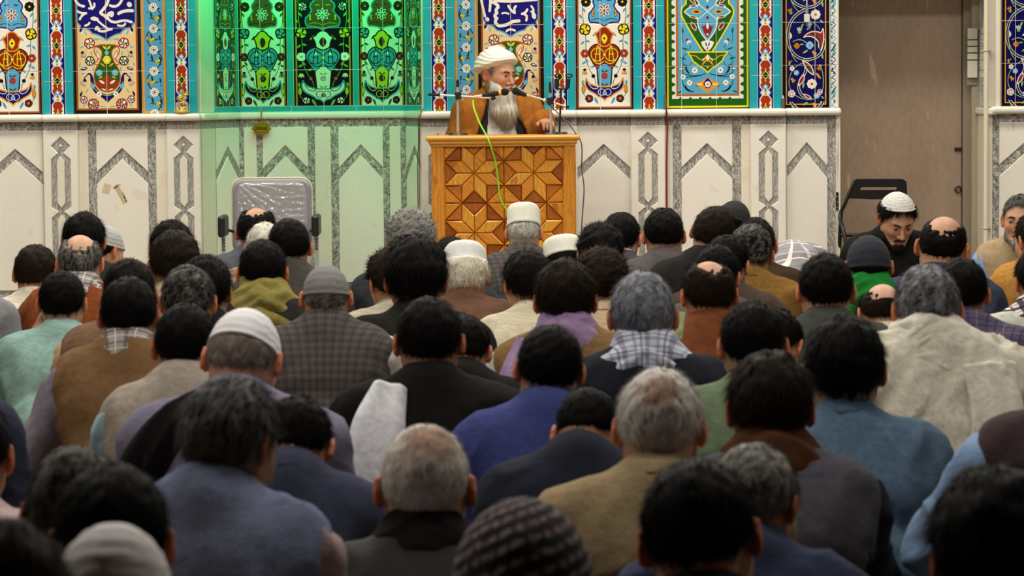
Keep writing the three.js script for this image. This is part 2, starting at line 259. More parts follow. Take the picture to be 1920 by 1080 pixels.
function medallionPanel(g, w) {                                  // the wide panel with the toothed border
  framed(g, w, [[I.black, 2.5], [I.yellow, 3.5]], '#1d5c16');
  g.fillStyle = I.white; g.fillRect(12, -40, w - 24, 229);
  g.fillStyle = '#1d5c16';
  const tooth = (x, y, a) => { g.save(); g.translate(x, y); g.rotate(a); fillPath(g, [[-8, -6], [-4, -6], [-4, -3], [0, 3], [4, -3], [4, -6], [8, -6]], '#1d5c16'); fillPath(g, [[-4.5, -4], [0, -1], [4.5, -4], [3, 1.5], [0, 5], [-3, 1.5]], '#1d5c16'); g.restore(); };
  for (let y = -30; y < 190; y += 16) { tooth(14, y, -Math.PI / 2); tooth(w - 14, y, Math.PI / 2); }
  for (let x = 28; x < w - 20; x += 18.5) tooth(x, 190, Math.PI);
  g.fillStyle = '#b06a34'; g.fillRect(20, -40, w - 40, 224); g.fillStyle = '#57aad0'; g.fillRect(24, -40, w - 48, 220);
  const cx = w / 2;
  fillPath(g, [[cx - 38, -40], [cx - 40, 12], [cx - 52, 20, cx - 48, 34], [cx - 36, 60, cx - 8, 102], [cx + 8, 102], [cx + 36, 60, cx + 48, 34], [cx + 52, 20, cx + 40, 12], [cx + 38, -40]], '#1f5e17', I.yellow, 2.6);
  fillPath(g, [[cx - 38, 102], [cx + 38, 102], [cx + 30, 110, cx + 28, 118], [cx + 16, 128, cx + 6, 134], [cx, 140], [cx - 6, 134], [cx - 16, 128, cx - 28, 118], [cx - 30, 110, cx - 38, 102]], '#1f5e17', I.yellow, 2.4);
  fillPath(g, [[cx - 26, -40], [cx - 30, -4], [cx - 14, 8, cx - 16, 14], [cx - 34, 16, cx - 43, 27], [cx - 34, 36, cx - 18, 40], [cx - 20, 56, cx - 8, 72], [cx, 82], [cx + 8, 72], [cx + 20, 56, cx + 18, 40], [cx + 34, 36, cx + 43, 27], [cx + 34, 16, cx + 16, 14], [cx + 14, 8, cx + 30, -4], [cx + 26, -40]], '#57aad0', I.white, 2.2);
  line(g, [[cx - 16, 13], [cx + 16, 40]], I.white, 1.3); line(g, [[cx + 16, 13], [cx - 16, 40]], I.white, 1.3);
  both(g, cx, () => {
    fillPath(g, [[10, 27], [20, 19, 31, 27], [20, 35, 10, 27]], I.orange); fillPath(g, [[15, 27], [20, 23, 26, 27], [20, 31, 15, 27]], '#3a2410');
    fillPath(g, [[18, 17], [26, 12, 34, 16], [28, 20, 18, 17]], '#8e2536', I.white, 1); fillPath(g, [[18, 38], [26, 40, 34, 36], [28, 32, 18, 38]], '#8e2536', I.white, 1);
    fillPath(g, [[22, 62], [18, 52, 30, 46], [34, 54, 22, 62]], '#8e2536', I.white, 1.2); fillPath(g, [[22, 12], [24, 2, 34, 0], [32, 10, 22, 12]], '#8e2536', I.white, 1.2);
    line(g, [[44, 60], [50, 74, 45, 84]], '#1d4f28', 1); leaf(g, 46, 68, 14, 3, -80, '#1d4f28'); tulip(g, 38, 80, 7, 40, I.white, null, '#8e2a36'); leaf(g, 36, 98, 14, 3, -20, '#1d4f28'); line(g, [[36, 98], [28, 92, 36, 84]], '#1d4f28', 1);
    line(g, [[38, 104], [56, 116, 40, 128], [34, 132, 30, 120]], '#1d4f28', 1.2); leaf(g, 40, 116, 14, 3.4, -20, '#1d4f28');
    line(g, [[4, 142], [24, 150, 44, 148], [52, 156, 40, 172], [30, 178, 26, 174]], '#141018', 1.3); line(g, [[4, 142], [22, 150, 46, 142], [50, 132, 44, 124]], '#141018', 1.3);
    fillPath(g, [[34, 142], [40, 136, 40, 126], [44, 136, 34, 142]], I.white, '#141018', 1.6); leaf(g, 44, 132, 12, 4, 10, I.white, '#141018'); fillPath(g, [[28, 176], [40, 172, 42, 164], [44, 172, 28, 176]], I.white, '#141018', 1.4);
    flower(g, 24, 136, 5.5, 5, I.white, null, '#8e2a36'); flower(g, 46, 148, 4.8, 5, I.white, null, '#8e2a36'); flower(g, 34, 159, 5, 4, I.white, null, '#8e2a36'); leaf(g, 24, 160, 10, 3, 130, '#1d4f28'); leaf(g, 46, 174, 12, 3, 20, '#1d4f28');
    fillPath(g, [[0, 148], [10, 158, 26, 160], [16, 168, 0, 178]], I.orange); leaf(g, 8, 162, 12, 3, 0, I.white);
    line(g, [[2, 112], [14, 120, 20, 110], [26, 108, 30, 108]], I.orange, 2); leaf(g, 2, 116, 14, 4, 50, I.orange); leaf(g, 4, 112, 10, 2.4, 45, I.white);
  });
  fillPath(g, [[cx, 46], [cx - 7, 58, cx - 11, 52], [cx - 8, 66, cx, 76], [cx + 8, 66, cx + 11, 52], [cx + 7, 58, cx, 46]], '#8e2536'); fillPath(g, [[cx, 46], [cx - 5, 54, cx, 60], [cx + 5, 54, cx, 46]], I.white); disc(g, cx, 69, 2, I.white);
  fillPath(g, [[cx, 8], [cx - 7, 0, cx - 11, 4], [cx - 8, -8, cx, -18], [cx + 8, -8, cx + 11, 4], [cx + 7, 0, cx, 8]], '#8e2536'); fillPath(g, [[cx, 10], [cx - 5, 4, cx, -4], [cx + 5, 4, cx, 10]], I.white); disc(g, cx, 38, 3, '#8e2536'); disc(g, cx, 18, 3, '#8e2536');
  fillPath(g, [[cx, 80], [cx - 13, 82, cx - 12, 84], [cx - 10, 94, cx, 101], [cx + 10, 94, cx + 12, 84], [cx + 13, 82, cx, 80]], I.white); both(g, cx, () => leaf(g, 2, 92, 9, 2.4, -80, I.navy)); leaf(g, cx, 98, 6, 2, -90, I.navy);
  fillPath(g, [[cx, 106], [cx - 5, 112], [cx, 120], [cx + 5, 112]], I.white, I.orange, 1.4); disc(g, cx, 130, 2.4, I.orange);
  fillPath(g, [[cx, 149], [cx - 8, 156, cx - 9, 162], [cx - 4, 170, cx, 176], [cx + 4, 170, cx + 9, 162], [cx + 8, 156, cx, 149]], I.navy, I.orange, 1.6); flower(g, cx, 162, 5.5, 5, I.white, null, '#8e2536'); disc(g, cx, 171, 2, '#a9d64a');
}
function scrollPanel(g, w) {                                     // white acanthus scroll on navy
  framed(g, w, [['#0c0a14', 6], [I.orange, 2.2]], '#100a56');
  const vine = (pts) => { line(g, pts, I.white, 5.2); line(g, pts, '#100a56', 3); line(g, pts, '#1f4a22', 1.6); };
  const x = (v) => v * w / 88;
  for (const dy of [-97, 0, 97]) {
    g.save(); g.translate(0, dy);
    vine([[x(46), 24], [x(12), 34, x(10), 72], [x(10), 112, x(44), 118], [x(80), 116, x(78), 82]]);
    fillPath(g, [[x(40), 76], [x(52), 60, x(72), 68], [x(76), 60], [x(80), 84, x(72), 100], [x(66), 96, x(68), 86], [x(58), 70, x(40), 76]], '#9a2b2f', I.white, 2); line(g, [[x(54), 70], [x(72), 72, x(70), 98]], '#1f4a22', 3);
    fillPath(g, [[x(14), 66], [x(22), 74, x(14), 80]], I.white);
    line(g, [[x(20), 84], [x(36), 74, x(50), 92]], '#9ccf6a', 1.4); line(g, [[x(14), 88], [x(14), 112, x(32), 126]], '#9ccf6a', 1.2); line(g, [[x(48), 44], [x(66), 52, x(70), 62]], '#9ccf6a', 1.2);
    tulip(g, x(32), 66, 7, 180, '#7db6d8', '#cfe3ee', '#7fae4a'); flower(g, x(50), 52, 5, 5, '#7db6d8', null, I.white); leaf(g, x(46), 62, 8, 3, -40, '#9a2b2f', I.white); flower(g, x(51), 91, 7, 4, '#8cc0e0', null, '#5d93bf');
    flower(g, x(27), 92, 5, 4, I.orange, '#8a4a10', '#8a4a10'); tulip(g, x(58), 104, 6, -40, I.orange, null, I.orange); leaf(g, x(48), 100, -12, 4, -30, '#8cc63f'); leaf(g, x(32), 90, 9, 3, -10, '#8cc63f');
    tulip(g, x(16), 30, 7, 160, I.orange, '#7a4a10', '#7fae4a'); flower(g, x(62), 34, 9, 8, I.white, null, '#b3352c'); leaf(g, x(70), 44, 9, 4, 40, '#8cc63f'); leaf(g, x(40), 50, -12, 4, -60, '#8cc63f'); leaf(g, x(76), 20, 12, 4, -100, '#8cc63f');
    g.restore();
  }
  fillPath(g, [[0, 121.5], [w, 121.5], [w, 205], [0, 205]], null);
  g.fillStyle = '#100a56'; g.fillRect(8.2, 122, w - 16.4, 74);
  vine([[x(40), 120], [x(48), 136, x(40), 146], [x(26), 166, x(32), 176], [x(36), 188, x(46), 186]]);
  fillPath(g, [[x(38), 120], [x(58), 126, x(58), 146], [x(44), 140, x(38), 120]], '#9a2b2f', I.white, 2); line(g, [[x(44), 126], [x(54), 140]], '#1f4a22', 3); fillPath(g, [[x(40), 146], [x(44), 158, x(30), 166], [x(30), 152, x(40), 146]], '#9a2b2f', I.white, 1.8); fillPath(g, [[x(40), 182], [x(52), 184, x(54), 190], [x(44), 192, x(40), 182]], '#9a2b2f', I.white, 1.4);
  line(g, [[x(38), 124], [x(14), 132, x(12), 160], [x(14), 188, x(46), 192], [x(72), 194, x(76), 170], [x(78), 140, x(70), 128]], '#9ccf6a', 1.2);
  flower(g, x(55), 163, 9, 8, I.white, null, '#b3352c'); flower(g, x(26), 142, 5, 5, '#8cc0e0', null, I.white); flower(g, x(18), 134, 4.5, 5, I.white, null, '#b3352c'); tulip(g, x(18), 154, 6, -40, I.orange, null, I.orange); tulip(g, x(70), 130, 7, 20, I.orange, '#7a4a10', I.orange); leaf(g, x(62), 142, 16, 5, 50, I.orange); leaf(g, x(40), 160, 12, 4, 100, '#8cc63f'); flower(g, x(17), 181, 6, 5, '#c98aa0', I.white, I.white); flower(g, x(64), 185, 5.5, 6, '#8cc0e0', null, I.white); flower(g, x(70), 178, 4.5, 5, '#b3352c', I.white, I.white); leaf(g, x(72), 186, 8, 3, 40, '#8cc63f'); leaf(g, x(14), 128, 8, 4, -100, '#8cc63f');
}
function revealBand(g, w) {
  g.fillStyle = '#e9e6de'; g.fillRect(0, -40, w, 260); g.fillStyle = '#57a6cc'; g.fillRect(0, -40, 2, 260);
  const r = rng(7);
  for (let y = -30; y < 205; y += 13) { line(g, [[2 + r() * 4, y], [w * 0.9, y + 4, w * 0.4, y + 9], [2, y + 14]], ['#17116e', '#17116e', '#1f6d4a', '#58a6cf'][Math.floor(r() * 4)], 1.8); leaf(g, w * 0.3, y + 6, 8, 3, r() * 360, ['#58a6cf', '#17116e', '#8e2a36', '#1f6d4a'][Math.floor(r() * 4)]); }
  for (const y of [0, 90, 170]) { leaf(g, 2, y + 14, w, 5, -50, '#1f6d4a'); leaf(g, 2, y + 22, w, 4, -50, '#58a6cf'); }
}
// ------------------------------------------------------------------ surfaces
const marbleTex = field(512, (u, v) => {
  const n = tileable(u, v, 3, 1) * 0.5 + tileable(u, v, 9, 4) * 0.25, vein = Math.abs(tileable(u, v, 4, 9) + 0.35 * tileable(u, v, 14, 3));
  const k = 0.955 + 0.03 * n - 0.05 * smooth(0.035, 0, vein) * (0.4 + tileable(u, v, 5, 20)), w = 0.02 * tileable(u, v, 6, 31), stain = smooth(0.42, 0.6, tileable(u, v, 12, 41)) * 0.05;
  return [k * 0.99 - stain * 0.4, k * 0.972 - stain * 0.7, k * (0.93 + w) - stain * 1.3];
}, 3);
const speck = rng(99);
const graniteTex = field(128, (u, v) => {
  const r = speck(), n = tileable(u, v, 20, 2) * 0.25, k = clamp((r < 0.24 ? 0.34 : r < 0.62 ? 0.6 : 0.78) + n, 0.16, 0.95);
  return [k, k * 0.985, k * 0.95];
}, 3);
const roomNoise = field(256, (u, v) => 0.5 + 0.5 * (tileable(u, v, 5, 3) * 0.6 + tileable(u, v, 24, 5) * 0.4));
const marble = new THREE.MeshPhysicalMaterial({ color: 0xffffff, map: repeated(marbleTex, 0.8, 0.8), roughness: 0.34, clearcoat: 0.25, clearcoatRoughness: 0.25 });
const marbleB = new THREE.MeshPhysicalMaterial({ color: 0xfaf7f2, map: repeated(marbleTex, 0.57, 0.63), roughness: 0.36, clearcoat: 0.25, clearcoatRoughness: 0.25 });
const granite = std(0xffffff, 0.7, { map: repeated(graniteTex, 2.6, 2.6) });
const grout = std(0xdcd7c8, 0.9);
const glaze = (map) => new THREE.MeshPhysicalMaterial({ map, roughness: 0.22, clearcoat: 0.4, clearcoatRoughness: 0.12 });
const turqTex = field(256, (u, v) => { const n = tileable(u, v, 4, 8) * 0.5 + tileable(u, v, 30, 2) * 0.28; return [0.15 + n * 0.07, 0.67 + n * 0.09, 0.71 + n * 0.08]; }, 3);
const turquoise = [glaze(repeated(turqTex, 2.1, 2.3)), glaze(repeated(turqTex, 3.3, 1.7))];
turquoise[1].color.set(0xf2f8ff);
const plaster = std(0xd9cfba, 0.92, { bumpMap: repeated(roomNoise, 1, 1), bumpScale: 0.002 });
const darkPlaster = std(0x453d32, 0.95);

// ------------------------------------------------------------------ the front wall
const LEDGE = 1.2855, ROW = 0.258, TEXH = 0.774, TOPROWS = 6, WALLTOP = LEDGE + ROW * TOPROWS;
const wall = structureGroup('wall_front');
function tileGeometry(x0, x1, y0, y1, z0, z1, tw, tx, flip) {     // one glazed tile: a flat face with chamfered edges, uv from its place in the panel
  const b = 0.0022, p = [], uv = [], idx = [];
  const put = (x, y, z) => { p.push(x, y, z); let u = (x - tx) / tw; if (flip) u = 1 - u; uv.push(u, (y - LEDGE) / TEXH); return p.length / 3 - 1; };
  const quad = (a, c, d, e) => { idx.push(a, c, d, a, d, e); };
  const o = [[x0, y0], [x1, y0], [x1, y1], [x0, y1]], i = [[x0 + b, y0 + b], [x1 - b, y0 + b], [x1 - b, y1 - b], [x0 + b, y1 - b]];
  quad(...i.map(([x, y]) => put(x, y, z1)));
  for (let k = 0; k < 4; k++) { const n = (k + 1) % 4; quad(put(...o[k], z1 - b), put(...o[n], z1 - b), put(...i[n], z1), put(...i[k], z1)); quad(put(...o[k], z0), put(...o[n], z0), put(...o[n], z1 - b), put(...o[k], z1 - b)); }
  const g = new THREE.BufferGeometry(); g.setAttribute('position', new THREE.Float32BufferAttribute(p, 3)); g.setAttribute('uv', new THREE.Float32BufferAttribute(uv, 2)); g.setIndex(idx);
  const n = g.toNonIndexed(); n.computeVertexNormals(); return n;
}
const GAP = 0.0013;
function tilePanel(parent, x0, x1, cuts, mat, z, { rows = TOPROWS, rowH = ROW, y0 = LEDGE, flip = false, first = rowH } = {}) {
  const g = group('tile_panel', parent), xs = [x0, ...cuts, x1];
  let y = y0;
  for (let r = 0; r < rows; r++) {
    const h = r ? rowH : first;
    if (y > WALLTOP - 0.01) break;
    for (let c = 0; c + 1 < xs.length; c++) part('tile', tileGeometry(xs[c] + GAP, xs[c + 1] - GAP, y + GAP, Math.min(y + h, WALLTOP) - GAP, z - 0.012, z, x1 - x0, x0, flip), mat, g);
    y += h;
  }
  return g;
}
const px2m = (n) => n / 310;
const T = {
  vase: glaze(panelTexture(108, (g, w) => vasePanel(g, w, VASE_WHITE))),
  scriptA: glaze(panelTexture(132, (g, w) => scriptPanel(g, w, SCRIPT_A))),
  scriptB: glaze(panelTexture(127, (g, w) => scriptPanel(g, w, SCRIPT_B))),
  band: glaze(panelTexture(46, blueBand)), strap: glaze(panelTexture(28, strapBand)), medal: glaze(panelTexture(158, medallionPanel)), scroll: glaze(panelTexture(88, scrollPanel)), reveal: glaze(panelTexture(22, revealBand)),
  nicheLight: glaze(panelTexture(96, (g, w) => vasePanel(g, w, NICHE_LIGHT))), nicheDark: glaze(panelTexture(112, (g, w) => vasePanel(g, w, { ...NICHE_DARK, sx: 1.12 }))),
};
const PZ = 0.012, QZ = 0.062;                                    // faces of the flat panels and of the pilasters
function wallPanel(a, b, cuts, mat, opts) { part('tile_bed', box(X(a), X(b), LEDGE, WALLTOP, -0.004, PZ - 0.0022), grout, wall); tilePanel(wall, X(a), X(b), cuts.map((c) => X(c)), mat, PZ, opts); }
function pilasterTiles(a, b) {
  const x0 = X(a, QZ), x1 = X(b, QZ), w = (x1 - x0) * 0.235, o = { rows: 9, rowH: 0.211, first: 0.2 };
  part('pilaster_core', box(x0, x1, LEDGE, WALLTOP, -0.01, QZ - 0.0022), grout, wall);
  tilePanel(wall, x0, x0 + w, [], turquoise[0], QZ, o); tilePanel(wall, x0 + w, x1 - w, [], T.strap, QZ, o); tilePanel(wall, x1 - w, x1, [], turquoise[1], QZ, o);
  for (const x of [x0, x1]) part('edge_tile', rbox(x - 0.006, x + 0.006, LEDGE, WALLTOP, 0, QZ - 0.001, 0.005), turquoise[0], wall);
}
wallPanel(-198, -88, [-140], T.scriptA); wallPanel(-28, 80, [18], T.vase); wallPanel(138, 268, [202], T.scriptA); wallPanel(268, 314, [], T.band);
wallPanel(854, 897, [], T.band, { flip: true }); wallPanel(897, 1021, [959], T.scriptB); wallPanel(1080, 1188, [1126], T.vase);
wallPanel(1248, 1406, [1278, 1343], T.medal); wallPanel(1467, 1555, [1528], T.scroll); wallPanel(1877, 1964, [1903], T.scroll); wallPanel(2024, 2180, [2055, 2120], T.medal);
wallPanel(1557, 1572, [], T.reveal);
for (const [a, b] of [[-86, -30], [82, 136], [316, 368], [797, 852], [1023, 1077], [1190, 1245], [1408, 1463], [1966, 2022]]) pilasterTiles(a, b);

// the bearing wall: masonry behind tiles and stone, with the niche and the door left open
const NL = X(373), NR = X(791), DL = X(1573), DR = 2.897, DOORTOP = 2.08, NICHETOP = 2.62;
for (const [a, b, c, d] of [[-7.2, NL, 0, CEILING + 0.2], [NR + 0.05, DL, 0, CEILING + 0.2], [DR, 7.2, 0, CEILING + 0.2], [NL, NR + 0.05, NICHETOP, CEILING + 0.2], [DL, DR, DOORTOP, CEILING + 0.2]]) part('masonry', box(a, b, c, d, -0.75, 0), c > 1 ? plaster : grout, wall);
for (const [a, b] of [[-7.2, X(-200)], [X(2182), 7.2]]) part('plaster_field', box(a, b, 0, WALLTOP, 0, 0.015), plaster, wall);
part('plaster_field', box(-7.2, 7.2, WALLTOP, CEILING, 0, 0.02), plaster, wall);

// stone dado: granite ground with marble pieces standing proud of it
const DADO = 1.19, BASE = 0.222;
const slabs = (list, parent, z = 0.006) => { for (const [pts, m] of list) part('marble_slab', prism(pts, z, z + 0.011), m ?? marble, parent); };
function gablePanel(parent, x0, x1, z, apex) {
  const c = apex ?? (x0 + x1) / 2, e = 0.0008;
  part('marble_slab', prism([[x0 + e, DADO], [x1 - e, DADO], [x1 - e, 0.934], [c, 1.078], [x0 + e, 0.934]].reverse(), z, z + 0.011), marble, parent);
  part('marble_slab', prism([[x0 + e, 0.862], [c, 1.014], [x1 - e, 0.862], [x1 - e, BASE], [x0 + e, BASE]].reverse(), z, z + 0.011), marble, parent);
}
function plainSlab(parent, x0, x1, z, m = marbleB) { part('marble_slab', prism([[x0, BASE], [x1, BASE], [x1, DADO], [x0, DADO]], z, z + 0.011), m, parent); }
function ledge(parent, x0, x1, z1, m = marble) { part('ledge_stone', rbox(x0, x1, LEDGE - 0.044, LEDGE, -0.01, z1, 0.02, 5), m, parent); }
function foot(parent, x0, x1, z) { part('base_stone', rbox(x0, x1, 0, BASE - 0.05, z - 0.01, z + 0.02, 0.004, 1), marbleB, parent); }
function dado(parent, x0, x1, z) { part('granite_ground', box(x0, x1, 0, LEDGE - 0.03, z - 0.02, z + 0.007), granite, parent); foot(parent, x0, x1, z); }
function flatDado(a, b, items) {
  const x0 = X(a), x1 = X(b);
  dado(wall, x0, x1, 0); ledge(wall, x0 - 0.01, x1 + 0.01, 0.07);
  for (const [kind, c, d, apex] of items) kind === 'gable' ? gablePanel(wall, X(c), X(d), 0.006, apex && X(apex)) : plainSlab(wall, X(c), X(d), 0.006);
}
function pilasterDado(a, b) {                                    // inlaid chain of a diamond and long hexagons
  const z = 0.05, x0 = X(a, z), x1 = X(b, z), c = (x0 + x1) / 2, m = (v) => v / 310, y = (v) => LEDGE - (v - 211) / 310;
  dado(wall, x0, x1, z);
  ledge(wall, X(a - 4, 0.1), X(b + 2, 0.1), 0.112);
  const s = new THREE.Shape([[x0, BASE], [x1, BASE], [x1, DADO], [x0, DADO]].map(([p, q]) => new THREE.Vector2(p, q)));
  const right = [[0, 253], [18, 270], [4.5, 283.5], [18, 295], [18, 384], [4.5, 393], [18, 404], [18, 493], [4.5, 502], [18, 513], [18, 530]];
  s.holes.push(new THREE.Path([...right, ...right.slice(1).reverse().map(([p, q]) => [-p, q])].map(([p, q]) => new THREE.Vector2(c + m(p), y(q)))));
  part('marble_slab', new THREE.ExtrudeGeometry(s, { depth: 0.008, bevelEnabled: true, bevelThickness: 0.004, bevelSize: 0.004, bevelOffset: -0.004, bevelSegments: 1 }).translate(0, 0, z + 0.003), marble, wall);
  part('marble_inlay', new THREE.SphereGeometry(m(2.6), 10, 6).scale(1, 1, 0.6).translate(c, y(270), z + 0.009), marble, wall);
  for (const [a0, a1] of [[289, 386], [398, 497], [508, 545]]) part('marble_inlay', prism([[c, y(a0)], [c - m(7), y(a0 + 9)], [c - m(7), y(Math.min(a1 - 9, 530))], [c, y(Math.min(a1, 532))], [c + m(7), y(Math.min(a1 - 9, 530))], [c + m(7), y(a0 + 9)]].reverse(), z + 0.004, z + 0.017), marbleB, wall);
  for (const x of [x0, x1]) part('marble_return', box(x - 0.003, x + 0.003, 0, DADO, 0, z + 0.008), marbleB, wall);
}
flatDado(-200, 82, [['gable', -24, 80], ['gable', -190, -96]]);
flatDado(143, 316, [['plain', 144, 165], ['gable', 180, 277], ['plain', 292, 314]]);
flatDado(852, 1018, [['plain', 853, 868], ['gable', 884, 980], ['plain', 996, 1016]]);
flatDado(1080, 1184, [['gable', 1081, 1182]]);
flatDado(1245, 1408, [['plain', 1247, 1261], ['gable', 1277, 1373], ['plain', 1389, 1408]]);
flatDado(1472, 1573, [['gable', 1474, 1551, 1512], ['plain', 1567, 1573]]);
flatDado(1858, 2180, [['gable', 1873, 1970, 1925], ['gable', 2050, 2150]]);
for (const [a, b] of [[-90, -28], [81, 145], [313, 374], [789, 853], [1016, 1081], [1183, 1246], [1408, 1473], [1966, 2026]]) pilasterDado(a, b);

// the niche: five faces, each built flat in its own frame
function face(p, q) {                                            // local x runs from p to q, local z looks into the room
  const g = group('niche_face', wall), d = Math.hypot(q[0] - p[0], q[1] - p[1]);
  g.position.set(p[0], 0, p[1]); g.rotation.y = -Math.atan2(q[1] - p[1], q[0] - p[0]); g.userData.w = d; return g;
}
const ND = -0.5, nx = (px) => X(px, ND), A0 = [NL, 0], A1 = [X(399, -0.25), -0.25], A2 = [nx(445), ND], A3 = [nx(764), ND], A4 = [X(797, -0.25), -0.25], A5 = [NR + 0.05, 0];
const faces = [[A0, A1], [A1, A2], [A2, A3], [A3, A4], [A4, A5]].map(([p, q]) => face(p, q));
const nicheStone = (g, items) => {
  const w = g.userData.w; part('granite_ground', box(0, w, 0, LEDGE - 0.03, -0.02, 0.007), granite, g);
  part('ledge_stone', rbox(-0.02, w + 0.02, LEDGE - 0.044, LEDGE, -0.01, 0.045, 0.018, 4), marble, g);
  part('tile_bed', box(0, w, LEDGE, NICHETOP, -0.02, PZ - 0.0022), grout, g);
  for (const [kind, a, b] of items) kind === 'gable' ? gablePanel(g, a, b, 0.006) : plainSlab(g, a, b, 0.006);
  part('marble_slab', prism([[0.002, 0.03], [w - 0.002, 0.03], [w - 0.002, BASE - 0.05], [0.002, BASE - 0.05]], 0.006, 0.017), marbleB, g);
};
const mid = (px) => nx(px) - A2[0];
nicheStone(faces[0], [['plain', 0.01, 0.075], ['plain', 0.078, 0.15], ['plain', 0.153, faces[0].userData.w - 0.01]]);
nicheStone(faces[1], [['gable', 0.01, faces[1].userData.w - 0.004]]);
nicheStone(faces[2], [['plain', mid(457), mid(481)], ['gable', mid(492), mid(577)], ['plain', mid(590), mid(620)], ['gable', mid(634), mid(718)], ['plain', mid(730), mid(751)]]);
nicheStone(faces[3], [['gable', 0.01, faces[3].userData.w - 0.004]]); nicheStone(faces[4], [['plain', 0.01, faces[4].userData.w - 0.01]]);
function nicheTiles(g, x0, x1, cuts, mat) { const y0 = LEDGE + 0.034; tilePanel(g, x0, x1, cuts, mat, PZ, { y0, first: ROW - 0.034 }); }
function turqTiles(g, x0, x1) { tilePanel(g, x0, x1, [], turquoise[0], PZ, { y0: LEDGE + 0.034, first: ROW - 0.034 }); }
{
  const [f0, f1, f2, f3, f4] = faces, w1 = f1.userData.w;
  part('marble_slab', rbox(0.004, f0.userData.w - 0.004, LEDGE + 0.004, NICHETOP - 0.01, 0, 0.014, 0.003, 1), marbleB, f0); part('marble_slab', rbox(0.004, f4.userData.w - 0.004, LEDGE + 0.004, NICHETOP - 0.01, 0, 0.014, 0.003, 1), marbleB, f4);
  for (const f of [f1, f3]) { nicheTiles(f, 0.02, w1 - 0.025, [w1 / 2], T.nicheDark); turqTiles(f, 0, 0.02); turqTiles(f, f.userData.w - 0.025, f.userData.w); tilePanel(f, 0, f.userData.w, [], turquoise[1], PZ, { rows: 1, first: 0.034 }); }
  turqTiles(f2, 0, mid(449)); nicheTiles(f2, mid(449), mid(540), [mid(490)], T.nicheLight); turqTiles(f2, mid(540), mid(552)); nicheTiles(f2, mid(552), mid(663), [mid(608)], T.nicheDark); turqTiles(f2, mid(663), mid(674)); nicheTiles(f2, mid(674), mid(761), [mid(720)], T.nicheLight); turqTiles(f2, mid(761), f2.userData.w);
  tilePanel(f2, 0, f2.userData.w, [mid(490), mid(547), mid(608), mid(668), mid(720)], turquoise[1], PZ, { rows: 1, first: 0.034 });
}
part('niche_jamb', box(NR, NR + 0.07, 0, NICHETOP, -0.06, 0.0), marbleB, wall);
part('niche_soffit', box(NL - 0.02, NR + 0.06, NICHETOP, NICHETOP + 0.1, -0.75, -0.001), plaster, wall);

// the door in its deep reveal
{
  const d = structureGroup('door_1'), z = -0.52, skin = std(0xffffff, 0.42, { map: field(512, (u, v) => { const n = tileable(u, v, 40, 2) * 0.03 + tileable(u, v, 5, 6) * 0.03, s = smooth(0.55, 0.62, tileable(u, v * 0.35, 26, 12)) * 0.12; return [0.63 + n + s, 0.545 + n + s, 0.47 + n + s]; }, 3) });
  part('door_leaf', rbox(DL - 0.1, X(1803, z), 0.01, DOORTOP + 0.05, z - 0.05, z, 0.004, 1), skin, d);
  part('door_frame', rbox(X(1804, z), DR + 0.02, 0, DOORTOP, z - 0.06, z + 0.05, 0.006, 1), std(0x8d8270, 0.6), d);
  part('door_frame', rbox(DR - 0.05, DR + 0.01, 0, DOORTOP, z + 0.05, z + 0.12, 0.006, 1), std(0xa79c86, 0.6), d);
  const metal = std(0x4a4640, 0.35, { metalness: 0.9 });
  const hx = X(1796, z), hy = Y(355, 1797, z);
  part('door_handle', new THREE.TorusGeometry(0.018, 0.005, 8, 20).translate(hx, hy, z + 0.012), metal, d); part('door_bolt', rbox(hx - 0.022, hx + 0.02, Y(283, 1797, z), Y(276, 1797, z), z - 0.002, z + 0.015, 0.004, 1), metal, d);
  const hinge = group('hinge', d), hgx = X(1569), y0 = Y(394, 1569), y1 = Y(360, 1569);
  part('hinge_plate', rbox(hgx - 0.008, hgx + 0.008, y0, y1, 0.016, 0.022, 0.002, 1), metal, hinge);
  for (let k = 0; k < 3; k++) part('screw', new THREE.SphereGeometry(0.004, 8, 6).translate(hgx, lerp(y0, y1, 0.15 + k * 0.3), 0.023), std(0xb5aea2, 0.3, { metalness: 0.9 }), hinge);
  // reveals of the opening
  part('reveal_stone', box(DL - 0.02, DL + 0.006, 0, LEDGE, -0.5, 0.017), marbleB, d);
  part('reveal_stone', box(DR - 0.012, DR + 0.01, 0, LEDGE - 0.05, -0.4, 0.018), marbleB, d); part('reveal_stone', rbox(DR - 0.03, DR + 0.03, LEDGE - 0.05, LEDGE - 0.01, -0.4, 0.06, 0.01, 2), marble, d);
  const g = group('reveal_tiles', d); g.position.set(DR, 0, 0); g.rotation.y = -Math.PI / 2;
  for (let r = 0; r < 5; r++) for (const [a, b] of [[0.0, 0.17], [0.17, 0.36]]) part('tile', tileGeometry(-b + GAP, -a - GAP, LEDGE + r * 0.22 + GAP, LEDGE + (r + 1) * 0.22 - GAP, 0, 0.012, 0.09, 0, false), T.reveal, g);
  const t = structureGroup('trim_1');
  part('corner_stone', rbox(X(1864), X(1875), LEDGE - 0.02, WALLTOP, 0, 0.04, 0.012, 3), marbleB, t);
}
